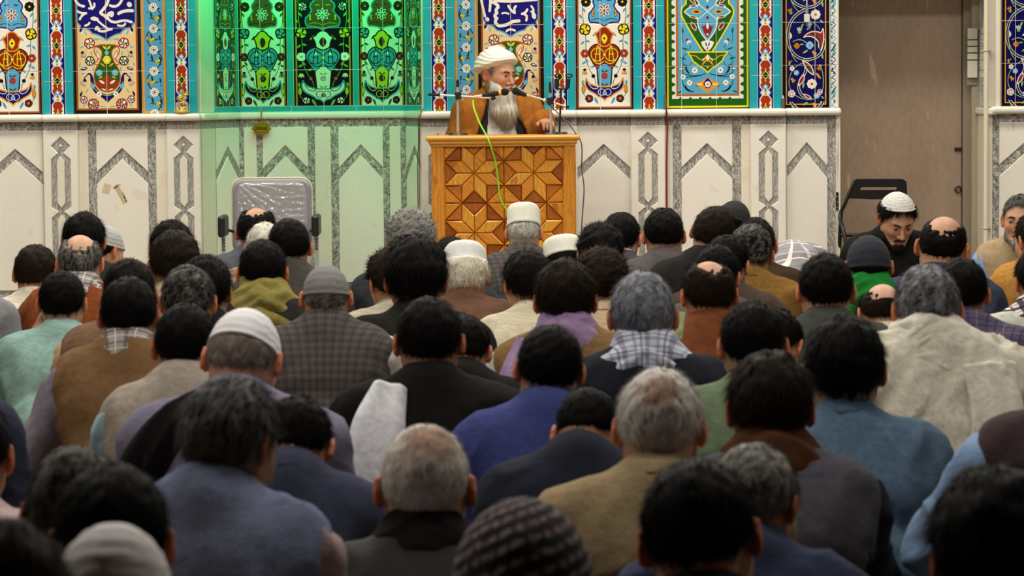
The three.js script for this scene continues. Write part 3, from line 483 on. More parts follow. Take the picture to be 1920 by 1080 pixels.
// floor, ceiling, far walls
const carpetTex = field(256, (u, v) => { const n = tileable(u, v, 60, 3) * 0.5 + tileable(u, v, 9, 5) * 0.4; return [0.50 + n * 0.09, 0.45 + n * 0.09, 0.38 + n * 0.09]; }, 3);
structure('floor', box(-7.2, 7.2, -0.12, 0, -0.8, 22.2), std(0xffffff, 0.95, { map: repeated(carpetTex, 8, 8) }));
structure('ceiling', box(-7.2, 7.2, CEILING, CEILING + 0.2, -0.8, 22.2), std(0x8f8676, 0.9));
structure('wall_left', box(-7.4, -7.2, 0, CEILING + 0.2, -0.8, 22.2), darkPlaster);
structure('wall_right', box(7.2, 7.4, 0, CEILING + 0.2, -0.8, 22.2), darkPlaster);
structure('wall_back', box(-7.4, 7.4, 0, CEILING + 0.2, 22.2, 22.4), std(0x2c2721, 0.95));
structure('wall_outer', box(-7.4, 7.4, 0, CEILING + 0.2, -0.95, -0.75), darkPlaster);

// ------------------------------------------------------------------ lamps
const glow = new THREE.MeshStandardMaterial({ color: 0xfff2dc, emissive: WARM, emissiveIntensity: 3, roughness: 0.6 });
LAMPS.forEach(([x, z, w, d, power]) => {
  const row = z < 2 ? 'first row, nearest the tiled wall' : z < 6 ? 'second row from the tiled wall' : z < 10 ? 'third row from the tiled wall' : 'fourth row from the tiled wall', col = x < -4 ? 'far left' : x < -0.1 ? 'left' : x < 0.1 ? 'middle' : x < 4 ? 'right' : 'far right';
  const t = thing('ceiling_light', `flat white ceiling light panel, ${col} of the ${row}`, 'ceiling light', 'ceiling light panels', [x, CEILING, z]);
  part('frame', merged([rbox(-w / 2 - 0.04, w / 2 + 0.04, -0.05, 0, -d / 2 - 0.04, -d / 2, 0.004, 1), rbox(-w / 2 - 0.04, w / 2 + 0.04, -0.05, 0, d / 2, d / 2 + 0.04, 0.004, 1), rbox(-w / 2 - 0.04, -w / 2, -0.05, 0, -d / 2, d / 2, 0.004, 1), rbox(w / 2, w / 2 + 0.04, -0.05, 0, -d / 2, d / 2, 0.004, 1)]), std(0xe8e8e4, 0.5), t);
  part('diffuser', rbox(-w / 2, w / 2, -0.035, -0.02, -d / 2, d / 2, 0.004, 1), glow, t);
  const l = new THREE.RectAreaLight(WARM, power, w, d); l.name = 'panel_glow'; l.position.set(0, -0.06, 0); l.rotation.x = -Math.PI / 2; t.add(l);
});
// the vaulted hood over the niche keeps the ceiling light off it; green tubes under its lip and behind the right jamb light it instead
{
  const hood = group('niche_hood', wall), c = (NL + NR) / 2, w = NR - NL, lip = 2.04, reach = 0.75;
  const prof = []; for (let k = 0; k <= 8; k++) { const a = k / 8 * Math.PI / 2; prof.push([0.02 + reach * Math.sin(a), lip + 0.62 * (1 - Math.sin(a))]); }
  const shape = new THREE.Shape([[0, lip + 0.62], [0, lip + 0.74], [reach + 0.05, lip + 0.2], [reach + 0.05, lip], ...prof.slice().reverse()].map(([z, y]) => new THREE.Vector2(z, y)));
  part('hood_shell', new THREE.ExtrudeGeometry(shape, { depth: w, bevelEnabled: false }).rotateY(-Math.PI / 2).translate(c + w / 2, 0, 0), plaster, hood);
  for (const x of [c - w / 2, c + w / 2 - 0.02]) part('hood_cheek', new THREE.ExtrudeGeometry(new THREE.Shape([[0, lip], [reach + 0.05, lip], [reach + 0.05, lip + 0.2], [0, lip + 0.74]].map(([z, y]) => new THREE.Vector2(z, y))), { depth: 0.02, bevelEnabled: false }).rotateY(-Math.PI / 2).translate(x + 0.02, 0, 0), plaster, hood);
  const tubeMat = new THREE.MeshStandardMaterial({ color: 0x9affb0, emissive: GREEN, emissiveIntensity: 2 }), L = 1.0;
  const t = thing('tube_light', 'green tube light under the hood of the tiled niche', 'tube light', null, [c, lip + 0.2, 0.2]);
  part('batten', rbox(-L / 2, L / 2, -0.005, 0.05, -0.01, 0.04, 0.006, 1), std(0xdddddd, 0.5), t); part('tube', new THREE.CylinderGeometry(0.014, 0.014, L - 0.06, 16).rotateZ(Math.PI / 2).translate(0, -0.02, 0.01), tubeMat, t);
  const l = new THREE.RectAreaLight(GREEN, GREEN_POWER, L, 0.1); l.name = 'green_glow'; l.position.set(0, -0.05, 0); l.rotation.x = -rad(28); t.add(l);
  const H = 1.9, v = thing('tube_light', 'green upright tube light behind the right jamb of the niche', 'tube light', null, [NR + 0.03, 0.35, -0.13]);
  part('batten', rbox(0.0, 0.03, 0, H, -0.03, 0.03, 0.006, 1), std(0xdddddd, 0.5), v); part('tube', new THREE.CylinderGeometry(0.01, 0.01, H - 0.06, 12).translate(-0.004, H / 2, 0), tubeMat, v);
  const m = new THREE.RectAreaLight(GREEN, GREEN_POWER * 0.07, 0.06, H); m.name = 'green_glow'; m.position.set(-0.02, H / 2, -0.005); m.rotation.y = rad(62); v.add(m);
}
// ------------------------------------------------------------------ distance fields and their surfaces
function smin(a, b, k) { const h = Math.max(k - Math.abs(a - b), 0) / k; return Math.min(a, b) - h * h * k * 0.25; }
function smax(a, b, k) { return -smin(-a, -b, k); }
function limb(x, y, z, c) {                                      // c = [ax, ay, az, bx, by, bz, ra, rb]
  const bx = c[3] - c[0], by = c[4] - c[1], bz = c[5] - c[2], px = x - c[0], py = y - c[1], pz = z - c[2], bb = bx * bx + by * by + bz * bz;
  const t = bb > 1e-9 ? clamp((px * bx + py * by + pz * bz) / bb, 0, 1) : 0;
  return Math.hypot(px - bx * t, py - by * t, pz - bz * t) - (c[6] + (c[7] - c[6]) * t);
}
function egg(x, y, z, cx, cy, cz, rx, ry, rz) { const a = (x - cx) / rx, b = (y - cy) / ry, c = (z - cz) / rz, k = Math.hypot(a, b, c), g = Math.hypot(a / rx, b / ry, c / rz); return g > 1e-9 ? k * (k - 1) / g : -Math.min(rx, ry, rz); }
function surface(f, lo, hi, cell) {                              // naive surface nets on the blocks the surface passes through
  const B = 4, nb = [0, 1, 2].map((i) => Math.ceil((hi[i] - lo[i]) / (cell * B))), n = nb.map((b) => b * B + 1), [nx, ny, nz] = n, sx = 1, sy = nx, sz = nx * ny;
  const val = new Float32Array(nx * ny * nz).fill(NaN), near = B * cell * 0.87 * 1.25 + cell, cells = [];
  for (let bz = 0; bz < nb[2]; bz++) for (let by = 0; by < nb[1]; by++) for (let bx = 0; bx < nb[0]; bx++) {
    if (Math.abs(f(lo[0] + (bx + 0.5) * B * cell, lo[1] + (by + 0.5) * B * cell, lo[2] + (bz + 0.5) * B * cell)) > near) continue;
    for (let k = 0; k <= B; k++) for (let j = 0; j <= B; j++) for (let i = 0; i <= B; i++) {
      const X_ = bx * B + i, Y_ = by * B + j, Z_ = bz * B + k, q = X_ + Y_ * sy + Z_ * sz;
      if (val[q] !== val[q]) val[q] = f(lo[0] + X_ * cell, lo[1] + Y_ * cell, lo[2] + Z_ * cell);
    }
    for (let k = 0; k < B; k++) for (let j = 0; j < B; j++) for (let i = 0; i < B; i++) cells.push((bx * B + i) + (by * B + j) * sy + (bz * B + k) * sz);
  }
  const id = new Int32Array(nx * ny * nz).fill(-1), pos = [], idx = [], off = [0, sx, sy, sx + sy, sz, sx + sz, sy + sz, sx + sy + sz], E = [[0, 1], [0, 2], [0, 4], [1, 3], [1, 5], [2, 3], [2, 6], [3, 7], [4, 5], [4, 6], [5, 7], [6, 7]];
  for (const c of cells) {
    let mask = 0;
    for (let m = 0; m < 8; m++) if (val[c + off[m]] < 0) mask |= 1 << m;
    if (mask === 0 || mask === 255) continue;
    let x = 0, y = 0, z = 0, e = 0;
    for (const [a, b] of E) {
      if (((mask >> a) & 1) === ((mask >> b) & 1)) continue;
      const va = val[c + off[a]], vb = val[c + off[b]], t = va / (va - vb);
      x += lerp(a & 1, b & 1, t); y += lerp((a >> 1) & 1, (b >> 1) & 1, t); z += lerp(a >> 2, b >> 2, t); e++;
    }
    const ix = c % nx, iy = Math.floor(c / nx) % ny, iz = Math.floor(c / sz);
    id[c] = pos.length / 3; pos.push(lo[0] + (ix + x / e) * cell, lo[1] + (iy + y / e) * cell, lo[2] + (iz + z / e) * cell);
  }
  for (const c of cells) {
    if (id[c] < 0) continue;
    const s = val[c] < 0;
    for (const [d, u, v] of [[sx, sy, sz], [sy, sz, sx], [sz, sx, sy]]) {
      if (val[c + d] !== val[c + d] || (val[c + d] < 0) === s || c - u < 0 || c - v < 0 || c - u - v < 0) continue;
      const a = id[c], b = id[c - u], g = id[c - u - v], h = id[c - v];
      if (b < 0 || g < 0 || h < 0) continue;
      if (s) idx.push(a, b, g, a, g, h); else idx.push(a, g, b, a, h, g);
    }
  }
  const g = new THREE.BufferGeometry(); g.setAttribute('position', new THREE.Float32BufferAttribute(pos, 3)); g.setIndex(idx); g.computeVertexNormals();
  return g;
}
function displace(g, f) {                                        // moves every vertex along its normal
  const p = g.attributes.position, n = g.attributes.normal;
  for (let i = 0; i < p.count; i++) { const d = f(p.getX(i), p.getY(i), p.getZ(i), n.getX(i), n.getY(i), n.getZ(i)); p.setXYZ(i, p.getX(i) + n.getX(i) * d, p.getY(i) + n.getY(i) * d, p.getZ(i) + n.getZ(i) * d); }
  g.computeVertexNormals(); return g;
}
function tint(g, f) {
  const p = g.attributes.position, c = new Float32Array(p.count * 3);
  for (let i = 0; i < p.count; i++) c.set(f(p.getX(i), p.getY(i), p.getZ(i)), i * 3);
  g.setAttribute('color', new THREE.BufferAttribute(c, 3)); return g;
}
function around(g) {                                             // cloth coordinates in metres, running over back, shoulders and sleeves without a seam
  const p = g.attributes.position, uv = new Float32Array(p.count * 2);
  for (let i = 0; i < p.count; i++) { const x = p.getX(i), z = p.getZ(i); uv.set([x + 0.5 * z * Math.tanh(x * 9), p.getY(i) - 0.6 * z], i * 2); }
  g.setAttribute('uv', new THREE.BufferAttribute(uv, 2)); return g;
}
const joined = (list) => mergeGeometries(list.map((g) => { const h = g.index ? g : g.clone(); if (!h.index) h.setIndex([...Array(h.attributes.position.count).keys()]); if (!h.attributes.color) tint(h, () => [1, 1, 1]); if (h.attributes.uv) h.deleteAttribute('uv'); return h; }));

// ------------------------------------------------------------------ heads (face towards -z, origin at ear height)
const SKULL = [0, 0.022, 0.012, 0.0765, 0.096, 0.099];
function skull(x, y, z) {
  const s = Math.abs(x);
  let d = egg(x, y, z, ...SKULL);
  d = smin(d, egg(x, y, z, 0, -0.02, -0.04, 0.062, 0.085, 0.052), 0.03);
  d = smin(d, limb(s, y, z, [0.052, -0.045, -0.005, 0.016, -0.1, -0.074, 0.022, 0.02]), 0.03);
  d = smin(d, limb(s, y, z, [0, -0.1, -0.078, 0.006, -0.1, -0.078, 0.022, 0.02]), 0.02);
  return d;
}
const neckLimb = [0, -0.05, 0.026, 0, -0.16, 0.05, 0.053, 0.056];
const scalp = (x, y, z) => smin(skull(x, y, z), limb(x, y, z, neckLimb), 0.04);
function headField(x, y, z) {
  const s = Math.abs(x);
  let d = scalp(x, y, z);
  if (z < -0.02) {
    d = smin(d, limb(s, y, z, [0.008, 0.022, -0.086, 0.042, 0.026, -0.07, 0.011, 0.009]), 0.014);                       // brow
    d = smin(d, limb(s, y, z, [0.036, -0.025, -0.066, 0.05, -0.02, -0.04, 0.02, 0.018]), 0.022);                         // cheek
    d = smax(d, -egg(s, y, z, 0.031, 0.003, -0.101, 0.018, 0.0115, 0.014), 0.012);                                       // eye socket
    d = smin(d, egg(s, y, z, 0.031, 0.002, -0.0795, 0.0135, 0.0125, 0.0125), 0.003);
    d = smin(d, limb(x, y, z, [0, 0.012, -0.091, 0, -0.036, -0.113, 0.008, 0.0115]), 0.01);                              // nose
    d = smin(d, limb(s, y, z, [0.011, -0.04, -0.1, 0.013, -0.042, -0.094, 0.0085, 0.008]), 0.006);
    d = smin(d, limb(s, y, z, [0, -0.0645, -0.0965, 0.021, -0.0675, -0.086, 0.0068, 0.004]), 0.005);                     // lips
    d = smin(d, limb(s, y, z, [0, -0.0765, -0.0955, 0.017, -0.0735, -0.087, 0.0075, 0.0045]), 0.005);
    d = smax(d, -limb(s, y, z, [0, -0.0705, -0.105, 0.02, -0.07, -0.094, 0.003, 0.002]), 0.003);
  }
  { const ca = 0.88, sa = 0.47, ex = s - 0.081, ey = y + 0.002, ez = z - 0.014, u = ex * ca - ez * sa, w = ex * sa + ez * ca;          // ear, its rear edge standing off
    let e = egg(u, ey, w, 0.006, 0, 0.004, 0.0085, 0.034, 0.021); e = smax(e, -egg(u, ey, w, 0.016, 0.004, -0.002, 0.009, 0.022, 0.012), 0.006); d = smin(d, e, 0.008); }
  return d;
}
function skinTint(x, y, z) {
  const ear = Math.abs(x) > 0.083 && y > -0.06 ? 1 : 0, lip = z < -0.084 && Math.abs(x) < 0.022 && y > -0.083 && y < -0.06 ? 1 : 0, n = 1 + 0.08 * noise(x * 40, y * 40, z * 40);
  const cheek = z < -0.05 && y < 0 && y > -0.055 ? 0.5 : 0, a = ear * 0.9 + cheek * 0.35;
  if (lip) return [0.78 * n, 0.5 * n, 0.48 * n];
  return [n * (1 + 0.2 * a), n * (1 - 0.36 * a), n * (1 - 0.55 * a)];
}
const HEAD_BOX = [[-0.115, -0.2, -0.14], [0.115, 0.135, 0.135]];
const headBack = tint(surface(headField, ...HEAD_BOX, 0.0072), skinTint), headFace = tint(surface(headField, ...HEAD_BOX, 0.0036), skinTint);

// hands: palm, four fingers of different lengths, a thumb from the side; wrist at the origin, fingers towards -z, palm down
const handGeometry = (() => {
  const bones = [[-0.026, 0, -0.03, -0.03, 0, -0.09, 0.014, 0.012], [-0.01, 0.002, -0.02, -0.011, 0.002, -0.095, 0.015, 0.012], [0.008, 0.002, -0.02, 0.009, 0.002, -0.093, 0.015, 0.012], [0.024, 0, -0.03, 0.027, -0.002, -0.086, 0.014, 0.011], [0, 0, 0.03, 0, 0, -0.03, 0.021, 0.022]];
  const f = [[-0.03, -0.09, 0.038], [-0.011, -0.095, 0.044], [0.009, -0.093, 0.041], [0.027, -0.086, 0.032]];
  const fingers = f.map(([x, z, l]) => [[x, 0, z, x * 1.06, -0.008, z - l, 0.0095, 0.0085], [x * 1.06, -0.008, z - l, x * 1.04, -0.03, z - l * 1.55, 0.0085, 0.008], [x * 1.04, -0.03, z - l * 1.55, x, -0.048, z - l * 1.6, 0.008, 0.0068]]);
  fingers.push([[-0.024, -0.004, -0.02, -0.05, -0.012, -0.055, 0.014, 0.0105], [-0.05, -0.012, -0.055, -0.052, -0.02, -0.086, 0.01, 0.0085]]);
  const g = surface((x, y, z) => {
    let d = 1;
    for (const b of bones) d = smin(d, limb(x, y, z, b), 0.014);
    for (const ch of fingers) { let e = 1; for (const b of ch) e = smin(e, limb(x, y, z, b), 0.004); d = smin(d, e, 0.006); }
    return d;
  }, [-0.08, -0.075, -0.19], [0.06, 0.04, 0.06], 0.0062);
  return tint(g, () => [1, 0.95, 0.92]);
})();

// ------------------------------------------------------------------ hair, caps, beards
const HC = [0, 0.015, 0.008];
function scalpRadius(dx, dy, dz) {
  let t = 0.06;
  for (let k = 0; k < 14; k++) { const d = scalp(HC[0] + dx * t, HC[1] + dy * t, HC[2] + dz * t); t -= d; if (Math.abs(d) < 2e-4) break; }
  return t;
}
const RIM = [[0, 134], [28, 133], [52, 128], [66, 119], [78, 97], [92, 84], [102, 94], [112, 92], [122, 72], [150, 57], [180, 52]];   // hairline: degrees round from the nape, degrees down from the crown
function rimAt(phi) { const a = Math.abs(phi) * 180 / Math.PI; for (let k = 1; k < RIM.length; k++) if (a <= RIM[k][0]) { const t = (a - RIM[k - 1][0]) / (RIM[k][0] - RIM[k - 1][0]); return lerp(RIM[k - 1][1], RIM[k][1], t * t * (3 - 2 * t)); } return 52; }
function dome(nu, nv, rim, thickness, color) {                   // a shell over the scalp: rim(phi) in degrees, thickness(phi, v, dir), color(phi, v, dir)
  const p = [], c = [], idx = [];
  for (let j = 0; j <= nv; j++) for (let i = 0; i <= nu; i++) {
    const phi = (i / nu) * Math.PI * 2 - Math.PI, v = j / nv, th = rad(rim(phi)) * v, d = [Math.sin(th) * Math.sin(phi), Math.cos(th), Math.sin(th) * Math.cos(phi)];
    const r = scalpRadius(...d) + thickness(phi, v, d);
    p.push(HC[0] + d[0] * r, HC[1] + d[1] * r, HC[2] + d[2] * r); c.push(...color(phi, v, d));
    if (i < nu && j < nv) { const a = j * (nu + 1) + i, b = a + nu + 1; idx.push(a, b, a + 1, a + 1, b, b + 1); }
  }
  const g = new THREE.BufferGeometry(); g.setAttribute('position', new THREE.Float32BufferAttribute(p, 3)); g.setAttribute('color', new THREE.Float32BufferAttribute(c, 3)); g.setIndex(idx); g.computeVertexNormals();
  return g;
}
const HAIRCUTS = {                                               // thickness, coarse waves, fine waves, their rates, strand length, nape shift
  short: { t: 0.012, wave: 0.005, fine: 0.0026, f1: 9, f2: 34, len: 0.02, nape: 0 },
  medium: { t: 0.019, wave: 0.008, fine: 0.0034, f1: 8, f2: 30, len: 0.03, nape: 1 },
  full: { t: 0.027, wave: 0.012, fine: 0.004, f1: 7, f2: 26, len: 0.034, nape: 3 },
  curly: { t: 0.024, wave: 0.008, fine: 0.008, f1: 9, f2: 21, len: 0.022, nape: 1, curl: 1 },
  cropped: { t: 0.008, wave: 0.003, fine: 0.002, f1: 9, f2: 40, len: 0.014, nape: -2 },
};
function hairGeometry({ cut = 'short', bald = 0, dark = [0.02, 0.016, 0.013], light = null, mix = 0, seed = 1, top = 0, strands = 3000, under = null, patch = null }) {
  const k = HAIRCUTS[cut], s = seed * 7.31, r = rng(seed * 977 + 5), pale = light ?? dark;
  const bareAt = (d) => { if (!bald) return 0; const cx = d[0] - 0.04, cz = d[2] - 0.42, q = Math.hypot(cx, cz * (cz < 0 ? 0.55 : 1)) / bald + noise(d[0] * 6 + s, d[1] * 6, d[2] * 6) * 0.22; return d[1] > 0.05 ? smooth(1.12, 0.72, q) : 0; };
  const streak = (phi, v, d) => (k.curl ? noise(d[0] * k.f2 + s, d[1] * k.f2, d[2] * k.f2) : noise(phi * 11 + s + 2 * noise(d[0] * 5, d[1] * 5 + s, d[2] * 5), v * 4, s));
  const thick = (phi, v, d) => {
    if (under && rad(rim(phi)) * v < rad(under(phi))) return -0.006;
    const edge = smooth(1.0, 0.86, v), swirl = noise(d[0] * k.f1 * 0.5 + s, d[1] * k.f1 * 0.5, d[2] * k.f1 * 0.5);
    const t = (k.t * (0.55 + 0.45 * smooth(1, 0.45, v)) + swirl * k.wave + streak(phi, v, d) * k.fine + top * smooth(0.5, 0, v)) * edge + lerp(-0.004, 0.0005, edge);
    return lerp(t, -0.007, bareAt(d));
  };
  const col = (phi, v, d) => {
    const n = 0.5 + 0.5 * noise(d[0] * 26 + s, d[1] * 26, d[2] * 26), w = clamp(mix + (streak(phi, v, d) * 0.5 + n - 0.5) * (mix > 0 && mix < 1 ? 1.1 : 0), 0, 1), b = 0.75 + 0.5 * n;
    const thin = patch ? smooth(1.15, 0.45, Math.acos(clamp(d[0] * patch[0] + d[1] * patch[1] + d[2] * patch[2], -1, 1)) / patch[3] + 0.35 * noise(d[0] * 7 + s, d[1] * 7, d[2] * 7)) * 0.8 : 0;   // thin hair, skin showing through
    return [0, 1, 2].map((i) => lerp(lerp(dark[i], pale[i], w), [0.3, 0.15, 0.1][i], thin) * b);
  };
  const rim = (phi) => rimAt(phi) + (Math.abs(phi) < 1.1 ? k.nape : 0) + 2.5 * noise(phi * 5 + s, 1, 2);
  const shell = dome(bald ? 104 : 64, bald ? 64 : 40, rim, thick, col), p = [], n = [], c = [], idx = [];
  for (let q = 0; q < strands; q++) {
    const phi = (r() * 2 - 1) * Math.PI, v = Math.sqrt(r()) * 0.97, th = rad(rim(phi)) * v, d = [Math.sin(th) * Math.sin(phi), Math.cos(th), Math.sin(th) * Math.cos(phi)];
    if ((under && th < rad(under(phi) + 5)) || bareAt(d) > 0.25 + r() * 0.6) continue;
    const R = scalpRadius(...d) + thick(phi, v, d) - 0.001, D = V3(...d), down = V3(Math.cos(th) * Math.sin(phi), -Math.sin(th), Math.cos(th) * Math.cos(phi)), side = V3().crossVectors(D, down).normalize();
    const dir = k.curl ? V3(r() - 0.5, r() - 0.5, r() - 0.5).normalize().multiplyScalar(0.9).addScaledVector(D, 0.8) : down.clone().multiplyScalar(0.9).addScaledVector(D, 0.22 + 0.3 * r()).addScaledVector(side, (r() - 0.5) * 0.8);
    dir.normalize();
    const L = k.len * (0.5 + r()), base = V3(...HC).addScaledVector(D, R), w = V3().crossVectors(dir, D).normalize().multiplyScalar(0.0013), tip = base.clone().addScaledVector(dir, L).addScaledVector(D, -L * 0.12), colr = col(phi, v, d), at0 = p.length / 3;
    p.push(base.x - w.x, base.y - w.y, base.z - w.z, base.x + w.x, base.y + w.y, base.z + w.z, tip.x, tip.y, tip.z);
    for (let m = 0; m < 3; m++) { n.push(...d); c.push(...colr); }
    idx.push(at0, at0 + 1, at0 + 2);
  }
  const g = new THREE.BufferGeometry(); g.setAttribute('position', new THREE.Float32BufferAttribute(p, 3)); g.setAttribute('normal', new THREE.Float32BufferAttribute(n, 3)); g.setAttribute('color', new THREE.Float32BufferAttribute(c, 3)); g.setIndex(idx);
  return mergeGeometries([shell, g]);
}
function capGeometry({ kind = 'dome', low = 84, tilt = 0, color = [0.8, 0.8, 0.78], seed = 1, lift = 0.004, pattern = null }) {
  const s = seed * 3.7;
  if (kind === 'pillbox') {                                      // round-sided cap with a flat crown
    const pts = [[0.001, 0.086], [0.055, 0.085], [0.078, 0.079], [0.086, 0.068], [0.089, 0.05], [0.09, 0.02], [0.0905, 0.006], [0.092, 0.004], [0.092, -0.006], [0.087, -0.008], [0.084, 0.01]].reverse();
    const g = new THREE.LatheGeometry(pts.map(([x, y]) => new THREE.Vector2(x, y)), 48);
    displace(g, (x, y, z) => noise(x * 30 + s, y * 30, z * 30) * 0.002);
    g.scale(0.955, lift > 0.01 ? 1.25 : 0.95, 1.19).rotateX(-rad(6) + rad(tilt)).translate(0, 0.045, 0.014); g.deleteAttribute('uv');
    return tint(g, (x, y, z) => { const n = 1 + 0.08 * noise(x * 60, y * 60, z * 60 + s); return color.map((v) => v * n); });
  }
  const rim = (phi) => low + tilt * Math.cos(phi);
  const shell = dome(pattern ? 120 : 72, pattern ? 64 : 36, rim, (phi, v, d) => lift + 0.0035 + 0.0028 * smooth(0.9, 0.93, v) + 0.0016 * noise(d[0] * 9 + s, d[1] * 9, d[2] * 9) + 0.0005 * Math.sin(v * 190) - 0.010 * smooth(0.985, 1, v), (phi, v, d) => {
    if (pattern) return pattern(phi, v, d);
    const n = 1 + 0.07 * noise(d[0] * 40 + s, d[1] * 40, d[2] * 40) + 0.05 * noise(d[0] * 5, d[1] * 5 + s, d[2] * 5); return color.map((x) => x * n);
  });
  return shell;
}
function turbanGeometry() {                                      // bands wound round the head, fuller behind
  const g = dome(120, 56, (phi) => 80 + 24 * Math.cos(phi), (phi, v, d) => {
    const full = 0.026 + 0.016 * (0.5 + 0.5 * Math.cos(phi)) + 0.006 * smooth(0.2, 0.8, v), wrap = v * 8 + 1.3 * Math.cos(phi - 0.7) + 0.5 * Math.sin(2 * phi), fold = Math.abs((wrap % 1 + 1) % 1 - 0.5) * 2;
    return full * smooth(1.0, 0.88, v) + 0.0075 * (1 - fold * fold) + 0.002 * noise(d[0] * 12, d[1] * 12, d[2] * 12) - 0.012 * smooth(0.97, 1, v);
  }, (phi, v, d) => { const n = 1 + 0.05 * noise(d[0] * 20, d[1] * 20, d[2] * 20); return [0.86 * n, 0.84 * n, 0.76 * n]; });
  return g;
}
function beardGeometry({ length = 0.02, color = [0.02, 0.016, 0.013], pale = null, mix = 0, seed = 3, cell = 0.0055 }) {
  const L = length, s = seed;
  const f = (x, y, z) => {
    const q = Math.abs(x);
    let d = limb(q, y, z, [0.062, -0.035, -0.012, 0.05, -0.075, -0.03, 0.014, 0.02]);
    d = smin(d, limb(q, y, z, [0.05, -0.075, -0.03, 0.012, -0.108, -0.078, 0.018, 0.022]), 0.03);
    d = smin(d, limb(q, y, z, [0, -0.106, -0.082, 0, -0.106 - L, -0.085 + L * 0.05, 0.026, L > 0.05 ? 0.045 : 0.015]), 0.03);
    if (L > 0.1) { d = smin(d, limb(q, y, z, [0.05, -0.075, -0.04, 0.055, -0.19, -0.06, 0.032, 0.044]), 0.04); d = smin(d, limb(x, y, z, [0.0, -0.1 - L * 0.7, -0.08, 0.012, -0.11 - L * 1.3, -0.07, 0.062, 0.014]), 0.04); }
    d = smin(d, limb(q, y, z, [0.003, -0.0555, -0.1, 0.026, -0.068, -0.088, 0.0065, 0.005]), 0.005);
    d = smax(d, -egg(x, y, z, 0, -0.071, -0.108, 0.019, 0.0085, 0.02), 0.004);
    return d + 0.0035 * noise(x * 55 + s, y * 12, z * 55) + 0.002 * noise(x * 120, y * 30 + s, z * 120);
  };
  const g = surface(f, [-0.12, -0.14 - L * 1.5, -0.17], [0.12, 0.0, 0.05], cell), light = pale ?? color, r = rng(seed * 31 + 9);
  const col = (x, y, z) => { const n = 0.5 + 0.5 * noise(x * 60 + s, y * 14, z * 60), w = clamp(mix + (n - 0.5) * 1.0 * (mix > 0 && mix < 1 ? 1 : 0), 0, 1); return [0, 1, 2].map((i) => lerp(color[i], light[i], w) * (0.8 + 0.4 * n)); };
  tint(g, col);
  const P = g.attributes.position, N = g.attributes.normal, p = [], nn = [], c = [], idx = [], count = L > 0.1 ? 2600 : 500;
  for (let q = 0; q < count; q++) {
    const i = Math.floor(r() * P.count), a = V3().fromBufferAttribute(P, i), n = V3().fromBufferAttribute(N, i), dir = V3((r() - 0.5) * 0.5, -1, (r() - 0.5) * 0.5).addScaledVector(n, 0.35).normalize(), len = (L > 0.1 ? 0.045 : 0.01) * (0.5 + r()), w = V3().crossVectors(dir, n).normalize().multiplyScalar(0.001), t = a.clone().addScaledVector(dir, len), k = p.length / 3, cc = col(a.x, a.y, a.z);
    p.push(a.x - w.x, a.y - w.y, a.z - w.z, a.x + w.x, a.y + w.y, a.z + w.z, t.x, t.y, t.z); for (let m = 0; m < 3; m++) { nn.push(n.x, n.y, n.z); c.push(...cc); } idx.push(k, k + 1, k + 2);
  }
  const h = new THREE.BufferGeometry(); h.setAttribute('position', new THREE.Float32BufferAttribute(p, 3)); h.setAttribute('normal', new THREE.Float32BufferAttribute(nn, 3)); h.setAttribute('color', new THREE.Float32BufferAttribute(c, 3)); h.setIndex(idx);
  return mergeGeometries([g, h]);
}
function browGeometry() {
  return merged([-1, 1].map((s) => tube([V3(s * 0.012, 0.021, -0.0985), V3(s * 0.028, 0.026, -0.0935), V3(s * 0.044, 0.0215, -0.0775)], 0.0042, 12, 6).scale(1, 1, 1)));
}
function eyeParts(parent, look = 0) {
  const white = std(0xcfc6bb, 0.25), iris = std(0x1a100a, 0.2), lid = std(0x8a5a44, 0.6);
  for (const s of [-1, 1]) {
    const e = part('eye', new THREE.SphereGeometry(0.0118, 16, 12).translate(s * 0.031, 0.0015, -0.0815), white, parent);
    part('iris', new THREE.SphereGeometry(0.0058, 12, 8).scale(1, 1, 0.5).translate(s * 0.031 + look * 0.0045, 0.002, -0.0920), iris, e);
    part('eyelid', new THREE.SphereGeometry(0.0128, 16, 8, 0, Math.PI * 2, 0, Math.PI * 0.42).rotateX(-0.5).translate(s * 0.031, 0.0015, -0.0815), lid, parent);
  }
}

// ------------------------------------------------------------------ cloth
const weave = field(256, (u, v) => 0.5 + 0.22 * Math.sin(u * Math.PI * 2 * 64) * Math.sin(v * Math.PI * 2 * 64) + 0.3 * tileable(u, v, 20, 3) + 0.2 * tileable(u, v, 70, 9));
const clothTone = field(256, (u, v) => { const n = 0.94 + 0.09 * tileable(u, v, 14, 5) + 0.07 * tileable(u, v, 60, 8); return [n, n, n]; }, 3);
const weaveMap = repeated(weave, 7, 7), toneMap = repeated(clothTone, 4, 4);
const clothCache = new Map();
function cloth(hex, { map = null, rough = 0.92, sheen = 0.02 } = {}) {
  const key = hex + '|' + (map ? map.uuid : '') + rough;
  if (!clothCache.has(key)) clothCache.set(key, new THREE.MeshPhysicalMaterial({ color: hex, roughness: rough, map: map ?? toneMap, bumpMap: weaveMap, bumpScale: 0.0012, specularIntensity: 0.25, sheen, sheenRoughness: 0.6, sheenColor: C(hex).lerp(C(0xffffff), 0.4) }));
  return clothCache.get(key);
}
function plaid(base, lines, size = 0.12) {                       // lines: [place 0..1, width 0..1, colour, alpha]; crossing both ways
  const t = canvas(256, 256, (g) => { g.fillStyle = base; g.fillRect(0, 0, 256, 256); for (const [p, w, c, a] of lines) { g.globalAlpha = a ?? 0.6; g.fillStyle = c; g.fillRect(p * 256, 0, w * 256, 256); g.fillRect(0, p * 256, 256, w * 256); } });
  t.repeat.set(1 / size, 1 / size); return t;
}
